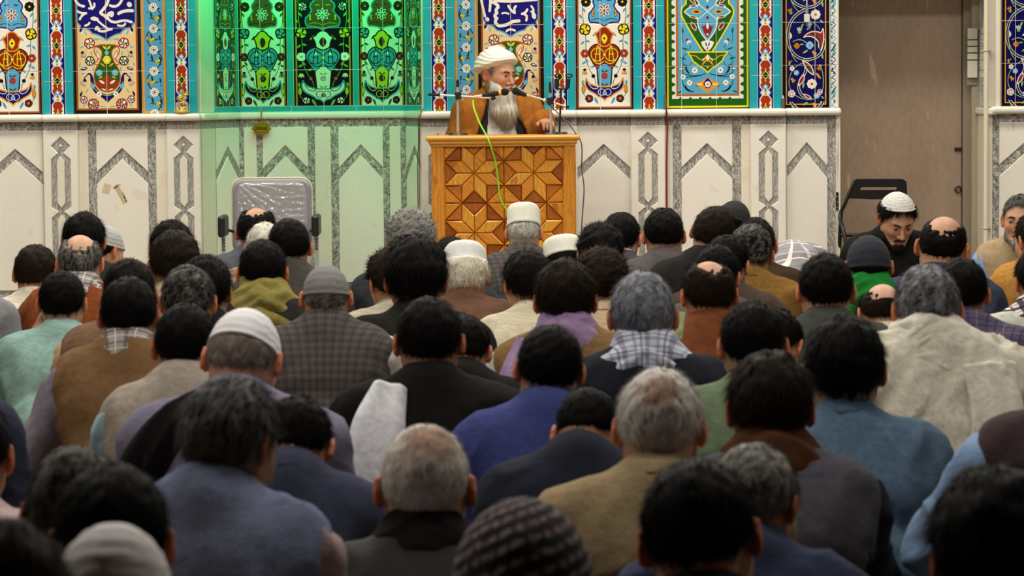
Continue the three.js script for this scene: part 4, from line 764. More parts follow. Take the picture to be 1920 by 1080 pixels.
function ringCloth({ rx = 0.078, rz = 0.084, h = 0.02, th = 0.006, amp = 0.002, folds = 3, seed = 1, flare = 0, nu = 56, nv = 14 }) {
  const p = [], idx = [], uv = [];
  for (let i = 0; i <= nu; i++) for (let j = 0; j <= nv; j++) {
    const a = i / nu * Math.PI * 2, b = j / nv * Math.PI * 2, ca = Math.cos(a), sa = Math.sin(a), n = amp * (noise(ca * folds + seed, sa * folds, Math.cos(b) * 1.4 + Math.sin(b) * 2 + seed) * 1.5 + 0.6 * noise(ca * folds * 2 + seed, sa * folds * 2 + Math.sin(b) * 4, seed));
    const k = th * Math.cos(b) + n - flare * Math.sin(b), y = (h + n * 0.8) * Math.sin(b) + amp * 0.8 * noise(ca * 2, sa * 2, seed);
    p.push(sa * (rx + k), y, ca * (rz + k)); uv.push(a * 0.08, b * (h + th) * 0.6);
    if (i < nu && j < nv) { const q = i * (nv + 1) + j, w = q + nv + 1; idx.push(q, w, q + 1, q + 1, w, w + 1); }
  }
  const g = new THREE.BufferGeometry(); g.setAttribute('position', new THREE.Float32BufferAttribute(p, 3)); g.setAttribute('uv', new THREE.Float32BufferAttribute(uv, 2)); g.setIndex(idx); g.computeVertexNormals(); return g;
}
function ribbon(points, width, thick, seed, folds = 3) {         // a hanging end of cloth
  const curve = new THREE.CatmullRomCurve3(points), nu = 40, nv = 20, p = [], uv = [], idx = [];
  for (let i = 0; i <= nu; i++) {
    const t = i / nu, o = curve.getPoint(t), w = typeof width === 'function' ? width(t) : width, tan = curve.getTangent(t), side = V3(1, 0, 0).addScaledVector(tan, -tan.x).normalize(), out = V3().crossVectors(side, tan).normalize();
    if (out.z < 0) out.negate();
    for (let j = 0; j <= nv; j++) { const b = j / nv * Math.PI * 2, s = Math.cos(b), wav = 0.35 * thick * Math.sin(s * folds * 2.4 + seed + 1.5 * noise(t * 2, seed, 0)), e = Math.sin(b) * thick * (0.5 + 0.5 * Math.sqrt(Math.max(0, 1 - s * s))) + wav; p.push(o.x + side.x * s * w / 2 + out.x * e, o.y + side.y * s * w / 2 + out.y * e, o.z + side.z * s * w / 2 + out.z * e); uv.push(s * w / 2, t * 0.5); if (i < nu && j < nv) { const q = i * (nv + 1) + j, r = q + nv + 1; idx.push(q, q + 1, r, q + 1, r + 1, r); } }
  }
  for (const i of [0, nu]) { const c = p.length / 3, o = curve.getPoint(i / nu); p.push(o.x, o.y, o.z); uv.push(0, 0); for (let j = 0; j < nv; j++) { const q = i * (nv + 1) + j; i ? idx.push(c, q, q + 1) : idx.push(c, q + 1, q); } }
  const g = new THREE.BufferGeometry(); g.setAttribute('position', new THREE.Float32BufferAttribute(p, 3)); g.setAttribute('uv', new THREE.Float32BufferAttribute(uv, 2)); g.setIndex(idx); g.computeVertexNormals(); return g;
}
// ------------------------------------------------------------------ seated men
const skinTones = [[0.50, 0.255, 0.15], [0.45, 0.225, 0.13], [0.55, 0.30, 0.19]].map((c) => new THREE.MeshPhysicalMaterial({ color: new THREE.Color().setRGB(...c), roughness: 0.52, vertexColors: true, sheen: 0.1, sheenColor: C(0xffc8a0) }));
const hairMat = new THREE.MeshPhysicalMaterial({ vertexColors: true, roughness: 0.6, specularIntensity: 0.14, side: THREE.DoubleSide });
const feltMat = new THREE.MeshStandardMaterial({ vertexColors: true, roughness: 0.95, side: THREE.DoubleSide, bumpMap: weaveMap, bumpScale: 0.0005 });
const BLACK = [0.0045, 0.0036, 0.0034], BROWN = [0.015, 0.009, 0.0055], GREY = [0.3, 0.29, 0.27], WHITE = [0.68, 0.65, 0.56], ASH = [0.16, 0.165, 0.185];
const seats = [];
const ridge = (n) => 1 - 2 * Math.abs(n);
function person(s) {
  const seed = seats.length + 1, R = rng(seed * 131 + 7), { yaw = 0, bow = 14, roll = 0, body = 0, face = false, build = 1, fold = 1, arms = 'lap' } = s;
  const yc = s.top + 0.73 * s.w;
  const sc = s.s, head = at(s.x, yc, F / sc), hs = clamp(s.w / sc / 0.172, 0.88, 1.14), k = Math.pow(hs, 0.6) * build;
  // skeleton in the person's own frame: the face towards -z, the floor at 0, the seat over the origin
  const na = rad(12) + rad(bow) * 0.5, headRot = new THREE.Euler(-rad(bow), (face ? 1 : -1) * rad(yaw - body), rad(roll), 'YXZ');
  const neck = V3(0, Math.cos(na), -Math.sin(na)).multiplyScalar(0.045 * k), lift = V3(0, 0.092, -0.03).applyEuler(headRot).multiplyScalar(hs), off = neck.clone().add(lift);
  const c7y = head.y - off.y;
  let Lt = 0.5 * k, avail = c7y - 0.13 * k, raise = 0, lean = rad(9);
  if (avail > 0.985 * Lt) raise = avail - 0.985 * Lt; else { lean = Math.min(Math.acos(clamp(avail / Lt, 0.2, 1)), rad(s.maxLean ?? 40)); Lt = Math.min(Lt, avail / Math.cos(lean)); }
  const c7z = -Lt * Math.sin(lean), hipY = 0.13 * k + raise, H = V3(off.x, head.y, c7z + off.z), turn = face ? Math.PI + rad(body) : -rad(body);
  const swing = V3(H.x, 0, H.z).applyAxisAngle(V3(0, 1, 0), turn);
  const root = thing('person', s.label, 'person', 'men sitting on the floor of the hall', [head.x - swing.x, 0, head.z - swing.z], turn);
  seats.push({ x: root.position.x, z: root.position.z, h: head.y, hs, raise, lean: lean * 180 / Math.PI, sc, label: s.label });
  const along = (t, bulge = 0) => [lerp(hipY, c7y, t), lerp(0, c7z, t) + bulge];
  const [wy, wz] = along(0.36, 0.03), [cy, cz] = along(0.7, 0.03), [uy, uz] = along(0.88, 0.012), wide = (s.wide ?? 1) * k;
  const torso = [[-0.085 * k, hipY, 0.015, 0.085 * k, hipY, 0.015, 0.132 * k, 0.132 * k], [-0.06 * wide, wy, wz, 0.06 * wide, wy, wz, 0.122 * k, 0.122 * k], [-0.075 * wide, cy, cz - 0.02, 0.075 * wide, cy, cz - 0.02, 0.118 * k, 0.118 * k], [-0.118 * wide, uy, uz, 0.118 * wide, uy, uz, 0.08 * k, 0.08 * k], [0, c7y - 0.02, c7z, 0, c7y + 0.022 * k, c7z - 0.01, 0.07 * k, 0.058 * k]];
  const shY = c7y - (s.slope ?? 0.075) * k, shZ = c7z + 0.004, sx = 0.175 * wide;
  for (const q of [-1, 1]) torso.push([0, c7y + 0.012, c7z, q * 0.15 * wide, shY + 0.022, shZ, 0.056 * k, 0.05 * k]);
  const armList = [], wrists = [];
  for (const q of [-1, 1]) {
    const j = R() * 0.04 - 0.02, pose = Array.isArray(arms) ? arms[q < 0 ? 0 : 1] : arms;
    let el = V3(q * (sx + 0.034 + j), shY - 0.25 * k, shZ - 0.05 + j), wr = V3(q * (0.1 + j), Math.max(hipY + 0.09, 0.24), Math.min(c7z, -0.02) - 0.17);
    if (pose === 'cheek') { el = V3(q * (sx + 0.075), shY - 0.2 * k, shZ - 0.14); wr = V3(q * 0.118, H.y - 0.14, H.z - 0.055); }
    if (pose === 'out') { el = V3(q * (sx + 0.13), shY - 0.21 * k, shZ - 0.02); wr = V3(q * (sx + 0.02), hipY + 0.1, shZ - 0.26); }
    if (pose === 'forward') { el = V3(q * (sx + 0.1), shY - 0.17 * k, shZ - 0.02); wr = V3(q * (sx - 0.02), shY - 0.12 * k, shZ - 0.25); }
    if (pose === 'brace') { el = V3(q * (sx + 0.09), shY - 0.24 * k, shZ + 0.05); wr = V3(q * (sx + 0.06), 0.09, 0.03); }
    armList.push([q * sx, shY, shZ, el.x, el.y, el.z, 0.066 * k, 0.056 * k], [el.x, el.y, el.z, wr.x, wr.y, wr.z, 0.055 * k, 0.041 * k]); wrists.push([q, el, wr]);
  }
  const kneel = raise > 0.09, legs = [];
  for (const q of [-1, 1]) {
    if (kneel) legs.push([q * 0.09, hipY, 0, q * 0.13, 0.13, -0.25 * k, 0.105, 0.08], [q * 0.13, 0.09, -0.25 * k, q * 0.11, 0.075, 0.04, 0.075, 0.06], [q * 0.11, 0.075, 0.04, q * 0.1, 0.05, 0.11, 0.052, 0.045]);
    else legs.push([q * 0.09, hipY - 0.01, 0, q * 0.21, 0.12, -0.19 * k, 0.108, 0.074], [q * 0.21, 0.11, -0.19 * k, -q * 0.05, 0.07, -0.24 * k, 0.07, 0.052], [-q * 0.05, 0.07, -0.24 * k, -q * 0.12, 0.05, -0.22 * k, 0.048, 0.043]);
  }
  const cell = sc > 760 ? 0.0115 : sc > 560 ? 0.013 : 0.0155, lo = [-0.44, 0.02, Math.min(c7z - 0.42, s.veil ? H.z - 0.25 : 0)], hi = [0.44, s.veil ? Math.max(c7y, H.y) + 0.24 : c7y + 0.14, 0.22];
  const union = (list, grow, kk) => (x, y, z) => { let d = 1; for (const c of list) d = smin(d, limb(x, y, z, c), kk); return d - grow; };
  const wrinkle = (amp, sd) => (x, y, z) => {                     // drapes hanging from the shoulders, creases across the lower back and at the elbows
    const low = smooth(c7y, wy, y), side = smooth(0.06, 0.2, Math.abs(x)), bend = noise(x * 3 + sd, y * 3, z * 3);
    return amp * (0.012 * (0.3 + low) * ridge(noise(x * 4 + sd, y * 12 + Math.abs(x) * 9 + bend * 2, z * 4)) * 0.6 + 0.008 * (0.4 + side) * ridge(noise(x * 11 + sd, y * 8 - x * 5, z * 11)) + 0.009 * low * ridge(noise(x * 9 + bend * 1.5, y * 2.2 + sd, z * 5)) + 0.006 * noise(x * 6, y * 6 + sd, z * 6) - 0.004);
  };
  const dress = (name, list, grow, mat, amp, kk = 0.05, c2 = cell, label) => part(name, around(displace(surface(union(list, grow, kk), lo, hi, c2), wrinkle(amp * fold, seed * 5.7 + name.length)), 0, c7z * 0.5), mat, root, label);
  const mat = cloth(s.c, { map: s.map, rough: s.rough }), mat2 = cloth(s.c2 ?? s.c, { map: s.map2 }), kind = s.wear ?? 'kurta';
  if (kind === 'vest') { dress('vest', torso, 0.012, mat, 0.8, 0.055); dress('shirt', [...armList, torso[2], torso[3], torso[4]], 0.0, mat2, 1.3, 0.035, cell, s.c2label); }
  else if (kind === 'shawl') dress('shawl', [...torso, ...(s.veil ? [[H.x, H.y + 0.02, H.z - 0.02, H.x, H.y, H.z + 0.05, 0.14, 0.14]] : []), ...armList.filter((_, i) => i % 2 === 0)], 0.03, mat, 2.3, 0.07);
  else if (kind === 'jacket') dress('jacket', [...torso, ...armList], 0.012, mat, 0.75, 0.048);
  else dress('shirt', [...torso, ...armList], 0.004, mat, 1.25, 0.045);
  dress('trousers', legs, 0.006, cloth(s.c3 ?? (kind === 'kurta' ? s.c : kind === 'vest' ? s.c2 ?? s.c : s.c), {}), 0.8, 0.04, 0.024);
  // the body itself: head, neck, trunk, limbs and hands, merged into one mesh
  const bits = [], inner = surface(union([...torso.slice(0, 5).map((c) => [...c.slice(0, 6), c[6] * 0.72, c[7] * 0.72]), ...armList.map((c) => [...c.slice(0, 6), c[6] * 0.6, c[7] * 0.7]), ...legs.map((c) => [...c.slice(0, 6), c[6] * 0.6, c[7] * 0.6]), [0, c7y - 0.02, c7z, neck.x, c7y + neck.y, c7z + neck.z, 0.055, 0.053]], 0, 0.04), [lo[0], 0.0, lo[2]], hi, 0.03);
  const headM = new THREE.Matrix4().compose(H, new THREE.Quaternion().setFromEuler(headRot), V3(hs, hs, hs));
  bits.push(inner, (face || s.detail ? headFace : headBack).clone().applyMatrix4(headM));
  for (const [q, el, wr] of wrists) {
    const d = wr.clone().sub(el).normalize(), m = new THREE.Matrix4().lookAt(V3(0, 0, 0), d, V3(0, 1, 0)); if (q < 0) m.multiply(new THREE.Matrix4().makeScale(1, 1, 1));
    const g = handGeometry.clone(); if (q < 0) { g.scale(-1, 1, 1); const ix = g.index.array; for (let i = 0; i < ix.length; i += 3) { const t = ix[i]; ix[i] = ix[i + 1]; ix[i + 1] = t; } g.computeVertexNormals(); }
    bits.push(g.applyMatrix4(m).translate(wr.x + d.x * 0.02, wr.y + d.y * 0.02, wr.z + d.z * 0.02));
  }
  part('body', joined(bits), skinTones[s.skin ?? seed % 3], root);
  const onHead = (name, g, m, label) => { const o = part(name, g, m, root, label); headM.decompose(o.position, o.quaternion, o.scale); return o; };
  const under = s.cap ? (s.cap.kind === 'pillbox' ? (phi) => 56 + 14 * Math.cos(phi) : (phi) => (s.cap.low ?? 84) + (s.cap.tilt ?? 0) * Math.cos(phi) - 7) : null;
  if (s.hair !== null) onHead('hair', hairGeometry({ dark: BLACK, seed, strands: sc > 500 ? 3600 : 2600, ...(s.hair ?? {}), under }), hairMat);
  if (s.cap) onHead('cap', capGeometry({ seed, ...s.cap }), feltMat, s.cap.label);
  if (face) { onHead('eyebrows', browGeometry(), std(0x120c09, 0.8)); const f = group('face', root); headM.decompose(f.position, f.quaternion, f.scale); eyeParts(f, s.look ?? 0); }
  if (s.beard) onHead('beard', beardGeometry({ seed, ...s.beard }), hairMat);
  const ringAt = (name, g, m, y = 0.03, tilt = 22) => { const o = part(name, g, m, root); o.position.set(0, c7y + y * k, c7z - 0.012 - y * 0.2); o.rotation.x = -rad(tilt + bow * 0.3); o.scale.setScalar(k); return o; };
  if (s.collar) ringAt('shirt_collar', ringCloth({ rx: 0.064, rz: 0.07, h: 0.028, th: 0.004, amp: 0.001, seed }), cloth(s.collar), 0.052);
  if (kind !== 'shawl' && !s.noCollar) ringAt('collar', ringCloth({ rx: kind === 'jacket' ? 0.074 : 0.07, rz: kind === 'jacket' ? 0.078 : 0.074, h: kind === 'jacket' ? 0.027 : 0.022, th: kind === 'jacket' ? 0.009 : 0.006, amp: 0.002, seed, flare: kind === 'jacket' ? 0.012 : 0.004 }), s.collarC ? cloth(s.collarC) : mat, 0.036);
  if (s.scarf) {                                                  // a scarf wound round the neck: field over the shoulders, cut off below, with folds running round
    const f = s.scarf, g = f.size ?? 1, drop = f.drop ?? 0.05, sd = seed * 3.1;
    const list = [[0, c7y - 0.03, c7z + 0.005, 0, c7y + 0.045 * k, c7z - 0.025, 0.098 * k * g, 0.079 * k * g], [0, c7y + 0.01, c7z, -0.1 * k * g, c7y - 0.03 * k, shZ, 0.082 * k, 0.068 * k], [0, c7y + 0.01, c7z, 0.1 * k * g, c7y - 0.03 * k, shZ, 0.082 * k, 0.068 * k]], u = union(list, 0.004, 0.04);
    const field_ = (x, y, z) => smax(u(x, y, z), c7y - drop * k - y - 0.25 * Math.abs(x) + 0.03 * noise(x * 9 + sd, 1, z * 9), 0.03);
    const fg = displace(surface(field_, [-0.3, c7y - 0.25, c7z - 0.25], [0.3, c7y + 0.16, c7z + 0.25], sc > 700 ? 0.0085 : 0.0105), (x, y, z) => (f.amp ?? 0.014) * (0.75 * ridge(noise(x * 5 + sd, y * 26 + Math.abs(x) * 14, z * 5)) + 0.4 * noise(x * 16, y * 22 + sd, z * 16)) - 0.004);
    part(f.name ?? 'scarf', around(fg, 0, c7z, 0.12), cloth(f.c, { map: f.map, rough: 0.96 }), root);
  }
  for (const f of s.drape ?? []) part(f.name ?? 'scarf_end', ribbon(f.pts.map(([x, y, z]) => V3(x * k, c7y + y * k, c7z + z * k)), f.w, f.t ?? 0.012, seed, f.folds), cloth(f.c, { map: f.map }), root, f.label);
  if (s.studs) for (const [px, py] of [[0.03, 0.012], [0.012, -0.075]]) { const o = part('snap_button', new THREE.SphereGeometry(0.009, 14, 8).scale(1.2, 1, 0.5), std(0xd8d4ce, 0.25, { metalness: 0.9 }), root); o.position.set(px, c7y + py * k, c7z + (py > 0 ? 0.088 : 0.112)); }
  root.userData.frame = { c7y, c7z, H, hs, k };
  return root;
}
const hairOf = (cut, extra = {}) => ({ cut, ...extra });
const PLAID_GREY = plaid('#4f4b4a', [[0, 0.1, '#35302f', 0.45], [0.25, 0.04, '#7a7470', 0.35], [0.5, 0.1, '#35302f', 0.45], [0.75, 0.04, '#7a7470', 0.35]], 0.06);
const PLAID_BROWN = plaid('#9c7f66', [[0, 0.1, '#5b3f30', 0.6], [0.3, 0.04, '#e0cdb5', 0.7], [0.6, 0.12, '#6a4c3a', 0.6]], 0.09);
const PLAID_PURPLE = plaid('#5f5672', [[0, 0.1, '#3b3a5c', 0.7], [0.35, 0.05, '#a5848a', 0.6], [0.7, 0.08, '#3f3550', 0.6]], 0.08);
const PLAID_PALE = plaid('#8f8c92', [[0.1, 0.06, '#ece6e2', 0.95], [0.5, 0.03, '#6a6870', 0.7], [0.8, 0.05, '#d6cfd0', 0.8]], 0.14);
const CHECK_SCARF = plaid('#a8a0a0', [[0, 0.18, '#55504e', 0.6], [0.5, 0.06, '#efe9e4', 0.9]], 0.05);
const KEFFIYEH = plaid('#dadceb', [[0, 0.2, '#2b2c4e', 0.3], [0.5, 0.12, '#39406a', 0.28], [0.8, 0.08, '#20244a', 0.4]], 0.06);
const CHECK_BW = plaid('#e6e0da', [[0, 0.3, '#2a2735', 0.75], [0.55, 0.12, '#40384a', 0.7]], 0.04);

const PEOPLE = [
  // -------- front rows, nearest the wall
  { x: 158, top: 403, w: 74, wear: 'jacket', c: '#2c2a2a', hair: hairOf('medium'), label: 'man with thick black hair behind the bald man by the left wall' },
  { x: 151, top: 438, w: 80, wear: 'vest', c: '#8a4a28', c2: '#7c4426', scarf: { c: '#ffffff', map: CHECK_SCARF, size: 0.95, drop: 0.03, amp: 0.008 }, hair: hairOf('short', { bald: 0.62, mix: 0.3, light: GREY }), label: 'balding man in rust brown vest and checked grey scarf' },
  { x: 196, top: 423, w: 67, yaw: 38, c: '#c9beb0', cap: { color: [0.36, 0.37, 0.36], low: 88 }, hair: hairOf('cropped', { under: 'cap' }), label: 'man in grey knitted skullcap turned right, beside the balding man' },
  { x: 68, top: 461, w: 77, yaw: 12, c: '#e9dfca', hair: hairOf('short', { dark: BROWN }), label: 'short brown-haired man in cream shirt at the left edge of the crowd' },
  { x: 322, top: 418, w: 75, yaw: -6, c: '#8f8473', hair: hairOf('medium'), label: 'man with glossy black hair in front of the left marble pilaster' },
  { x: 328, top: 437, w: 88, yaw: -4, c: '#c4b59c', hair: hairOf('medium', { dark: BROWN }), label: 'dark brown-haired man in beige shirt behind the glossy-haired man', s: 500 },
  { x: 482, top: 388, w: 70, yaw: 14, wear: 'jacket', c: '#565a63', hair: hairOf('short', { bald: 0.5 }), label: 'man with a round bald crown in front of the wrapped chair' },
  { x: 497, top: 419, w: 68, wear: 'jacket', c: '#ffffff', map: PLAID_BROWN, hair: hairOf('short', { dark: GREY, light: WHITE, mix: 0.7 }), label: 'white-haired man in brown plaid jacket before the wrapped chair', s: 440 },
  { x: 542, top: 412, w: 76, yaw: -8, wear: 'jacket', c: '#4b4745', hair: hairOf('short'), label: 'black-haired man in dark grey jacket at the right of the wrapped chair', s: 465 },
  { x: 493, top: 452, w: 86, wear: 'jacket', c: '#2a2826', scarf: { c: '#8d8348', h: 0.06, th: 0.04, size: 1.12, amp: 0.022, flare: 0.035 }, drape: [{ pts: [[-0.16, 0.0, 0.06], [0.02, -0.05, 0.13], [0.17, -0.12, 0.1]], w: 0.11, t: 0.016, c: '#857a40' }, { pts: [[-0.19, -0.05, 0.04], [-0.2, -0.16, 0.08]], w: 0.1, t: 0.014, c: '#8d8348' }], hair: hairOf('short'), label: 'man wrapped in a thick olive scarf over a black jacket' },
  { x: 771, top: 400, w: 82, wear: 'jacket', c: '#33353d', hair: hairOf('curly', { mix: 0.55, light: GREY, dark: [0.03, 0.028, 0.026] }), label: 'man with curly grey-black hair left of the lectern' },
  { x: 846, top: 452, w: 66, wear: 'jacket', c: '#30343c', hair: hairOf('curly'), label: 'black curly-haired man close in front of the lectern', s: 405 },
  { x: 872, top: 462, w: 82, wear: 'jacket', c: '#634636', bow: 20, cap: { kind: 'pillbox', color: [0.74, 0.74, 0.74] }, hair: hairOf('medium', { dark: WHITE, light: [0.75, 0.7, 0.56], mix: 0.5, under: 'cap' }), label: 'white-haired man in white round cap and brown jacket', s: 488 },
  { x: 982, top: 394, w: 63, wear: 'jacket', c: '#ffffff', map: PLAID_GREY, cap: { kind: 'pillbox', lift: 0.02, color: [0.74, 0.73, 0.64] }, hair: hairOf('cropped', { dark: GREY, light: WHITE, mix: 0.5, under: 'cap' }), label: 'man in tall white cap and grey checked jacket before the lectern', s: 400 },
  { x: 1060, top: 447, w: 74, roll: 8, wear: 'jacket', c: '#3a3735', cap: { kind: 'pillbox', color: [0.76, 0.75, 0.67] }, hair: hairOf('short', { under: 'cap' }), label: 'man in tilted white round cap right of the lectern foot', s: 418 },
  { x: 1126, top: 425, w: 78, wear: 'jacket', c: '#2d2b2b', hair: hairOf('curly'), label: 'man with tousled black curls right of the lectern', s: 462 },
  { x: 1165, top: 400, w: 70, yaw: 14, wear: 'jacket', c: '#4a4c50', collar: '#e6e2da', hair: hairOf('short'), label: 'black-haired man in dark suit with white shirt collar' },
  { x: 1244, top: 392, w: 73, yaw: -4, wear: 'jacket', c: '#5d5656', hair: hairOf('short', { bald: 0.13 }), label: 'man in charcoal suit with a tiny thin spot on his crown' },
  { x: 1337, top: 388, w: 76, roll: -14, yaw: 16, wear: 'jacket', c: '#232222', hair: hairOf('short', { dark: BROWN }), label: 'dark-haired man in black suit, head leaning left' },
  { x: 1371, top: 376, w: 68, roll: -16, wear: 'jacket', c: '#1e1d1d', cap: { color: [0.012, 0.012, 0.013], low: 92 }, hair: hairOf('cropped', { under: 'cap' }), label: 'man in black cap near the wall between two pilasters' },
  { x: 1416, top: 410, w: 73, wear: 'jacket', c: '#3a2c1c', hair: hairOf('short'), label: 'black-haired man in front of the plaid shawl' , s: 425 },
  { x: 1406, top: 421, w: 80, yaw: 4, roll: -6, wear: 'jacket', c: '#8a6632', fold: 1.3, hair: hairOf('short', { mix: 0.12, light: GREY }), label: 'thin-haired man in ochre brown jacket at the right of the crowd', s: 480 },
  { x: 1364, top: 443, w: 80, yaw: 22, wear: 'jacket', c: '#4d4038', hair: hairOf('short'), label: 'black-haired man turned right behind the leaning man', s: 520 },
  { x: 1346, top: 462, w: 84, yaw: 24, wear: 'jacket', c: '#5d5552', hair: hairOf('short'), label: 'black-haired man in grey-brown jacket before the balding man', s: 560 },
  { x: 1490, top: 470, w: 70, bow: 62, wear: 'shawl', c: '#ffffff', map: PLAID_PALE, maxLean: 52, fold: 1.2, hair: null, veil: true, label: 'bent man wrapped in a pale grey plaid shawl by the wall', s: 405 },
  { x: 1682, top: 364, w: 66, face: true, bow: 30, yaw: 10, body: 4, wear: 'jacket', c: '#1b1a19', skin: 2, cap: { color: [0.58, 0.57, 0.55], low: 58, tilt: 10, lift: 0.012 }, hair: hairOf('medium', { top: 0.004 }), beard: { length: 0.004 }, label: 'bearded man in white cap and black coat facing the camera by the door' },
  { x: 1767, top: 403, w: 90, yaw: 14, roll: -6, wear: 'jacket', c: '#3d4359', hair: hairOf('cropped', { bald: 0.6 }), label: 'man in navy jacket with thinning crown in front of the door', s: 480 },
  { x: 1628, top: 443, w: 82, wear: 'jacket', c: '#222a20', cap: { color: [0.014, 0.018, 0.028], low: 108, lift: 0.006 }, hair: hairOf('cropped', { under: 'cap' }), scarf: { c: '#1d7a2f', h: 0.045, th: 0.034, amp: 0.02, flare: 0.03 }, drape: [{ pts: [[-0.12, 0.0, 0.1], [-0.16, -0.12, 0.16], [-0.17, -0.26, 0.17]], w: 0.12, t: 0.014, c: '#17652a' }], label: 'man in black beanie and bright green scarf', s: 500 },
  { x: 1913, top: 366, w: 66, face: true, bow: 2, yaw: -18, body: -10, look: 0.9, wear: 'vest', c: '#b39b79', c2: '#8aa4d4', skin: 0, hair: hairOf('short', { mix: 0.35, light: GREY }), beard: { length: 0.02, color: [0.02, 0.018, 0.016], pale: [0.3, 0.29, 0.27], mix: 0.4 }, label: 'grey-bearded man in tan vest facing the camera at right edge' },
  { x: 1941, top: 400, w: 74, yaw: -25, wear: 'vest', c: '#c08a42', c2: '#a08a6c', hair: hairOf('short', { dark: BROWN }), label: 'man in ochre vest cut by the right edge', s: 470 },
  { x: 1946, top: 470, w: 86, yaw: -10, c: '#c9cabc', scarf: { c: '#ffffff', map: CHECK_BW, h: 0.04, th: 0.028 }, hair: hairOf('short'), label: 'man in pale grey shirt and checked scarf at right edge', s: 535 },
  // -------- middle rows
  { x: 117, top: 510, w: 84, c: '#93b5af', bow: 10, arms: ['cheek', 'lap'], hair: hairOf('short'), label: 'black-haired man in teal shirt, hand on cheek, at left', s: 545 },
  { x: 243, top: 488, w: 95, wear: 'vest', c: '#80634e', c2: '#c0a678', scarf: { c: '#171615', h: 0.04, th: 0.03 }, hair: hairOf('short'), yaw: -4, label: 'man in brown vest with black scarf behind the teal shirt', s: 575 },
  { x: 243, top: 522, w: 104, wear: 'vest', c: '#886747', c2: '#8e8796', arms: ['out', 'lap'], scarf: { c: '#ffffff', map: CHECK_SCARF, size: 0.86, drop: 0.015, amp: 0.006 }, hair: hairOf('short'), label: 'black-haired man in tan vest with grey-mauve sleeves', s: 645 },
  { x: 384, top: 485, w: 92, wear: 'jacket', c: '#1f1e1e', hair: hairOf('medium'), label: 'man with full black hair behind the white skullcap', s: 560 },
  { x: 353, top: 500, w: 97, c: '#b5a68f', hair: hairOf('short', { mix: 0.15, light: GREY }), label: 'man with greying black hair left of the full-haired man', s: 610 },
  { x: 349, top: 573, w: 114, wear: 'vest', c: '#b3a79a', c2: '#a3c2cb', hair: hairOf('short'), bow: 18, label: 'black-haired man in stone grey vest with pale blue sleeves', s: 715 },
  { x: 457, top: 580, w: 138, wear: 'jacket', c: '#827d97', wide: 1.1, bow: 26, yaw: 10, roll: -4, cap: { color: [0.82, 0.82, 0.86], low: 92, tilt: -8, lift: 0.004 }, hair: hairOf('cropped', { dark: [0.2, 0.14, 0.11], mix: 0.4, light: GREY }), skin: 2, drape: [{ name: 'shawl_end', pts: [[-0.05, 0.04, 0.04], [-0.12, 0.0, 0.1], [-0.2, -0.12, 0.13], [-0.24, -0.32, 0.1]], w: (t) => 0.05 + 0.07 * Math.sin(Math.min(t * 2, 1.9)), t: 0.03, c: '#191718', label: 'black cloth over his left shoulder' }], label: 'man in bright white skullcap and lavender jacket', s: 815 },
  { x: 612, top: 497, w: 88, wear: 'vest', c: '#ffffff', map: PLAID_GREY, c2: '#c9c8cc', collar: '#dcdce0', skin: 2, bow: 10, wide: 1.12, cap: { color: [0.2, 0.195, 0.2], low: 96, lift: 0.004 }, hair: hairOf('cropped', { under: 'cap', mix: 0.4, light: GREY }), label: 'man in dark grey skullcap and grey checked waistcoat', s: 585 },
  { x: 735, top: 473, w: 84, yaw: -22, c: '#b9b19c', hair: hairOf('curly', { dark: BROWN }), label: 'curly brown-haired man in pale beige shirt looking left', s: 500 },
  { x: 780, top: 455, w: 104, wear: 'jacket', c: '#22211f', hair: hairOf('full'), label: 'man with a big mop of black hair and black jacket', s: 560 },
  { x: 990, top: 475, w: 86, yaw: -14, c: '#cfc6ae', hair: hairOf('medium'), label: 'black-haired man in light beige shirt before the lectern', s: 520 },
  { x: 1060, top: 492, w: 106, wear: 'vest', c: '#8a6c48', c2: '#d6d3c6', arms: ['out', 'lap'], hair: hairOf('medium', { dark: BROWN }), scarf: { c: '#a78bb5', h: 0.03, th: 0.024 }, drape: [{ pts: [[-0.1, 0.02, 0.09], [-0.15, -0.08, 0.155], [-0.175, -0.2, 0.185], [-0.18, -0.34, 0.18]], w: 0.1, t: 0.014, c: '#ab92bb', folds: 4, label: 'lilac scarf end hanging down his back' }], label: 'brown-haired man in tan vest with lilac scarf and white sleeves', s: 640 },
  { x: 1128, top: 472, w: 90, c: '#c2aa8c', hair: hairOf('curly', { dark: BROWN }), label: 'man with curly brown hair in pale tan jacket', wear: 'jacket', s: 530 },
  { x: 1328, top: 487, w: 97, yaw: -8, wear: 'jacket', c: '#7a4729', hair: hairOf('short', { bald: 0.5, dark: BROWN }), label: 'balding man in reddish brown jacket', s: 620 },
  { x: 1205, top: 512, w: 118, wear: 'jacket', c: '#20212b', wide: 1.1, hair: hairOf('short', { dark: [0.03, 0.032, 0.045], light: [0.3, 0.31, 0.36], mix: 0.55 }), scarf: { c: '#ffffff', map: KEFFIYEH, drop: 0.012, amp: 0.016 }, bow: 10, label: 'blue-grey-haired man in black jacket with white checked scarf', s: 700 },
  { x: 1411, top: 568, w: 118, c: '#75876a', collarC: '#6a4a40', hair: hairOf('short'), bow: 16, label: 'man with short black hair in olive green shirt', s: 735 },
  { x: 1452, top: 585, w: 96, bow: 46, yaw: 20, c: '#b79a7c', wide: 1.05, hair: hairOf('short'), label: 'bowing man in beige tunic right of the olive shirt', s: 640 },
  { x: 1584, top: 600, w: 137, yaw: 6, c: '#607891', hair: hairOf('medium'), bow: 8, label: 'black-haired man in slate blue shirt', s: 800 },
  { x: 1548, top: 478, w: 99, wear: 'jacket', c: '#464a44', hair: hairOf('short'), label: 'black-haired man in dark grey-green jacket below the plaid shawl', s: 590 },
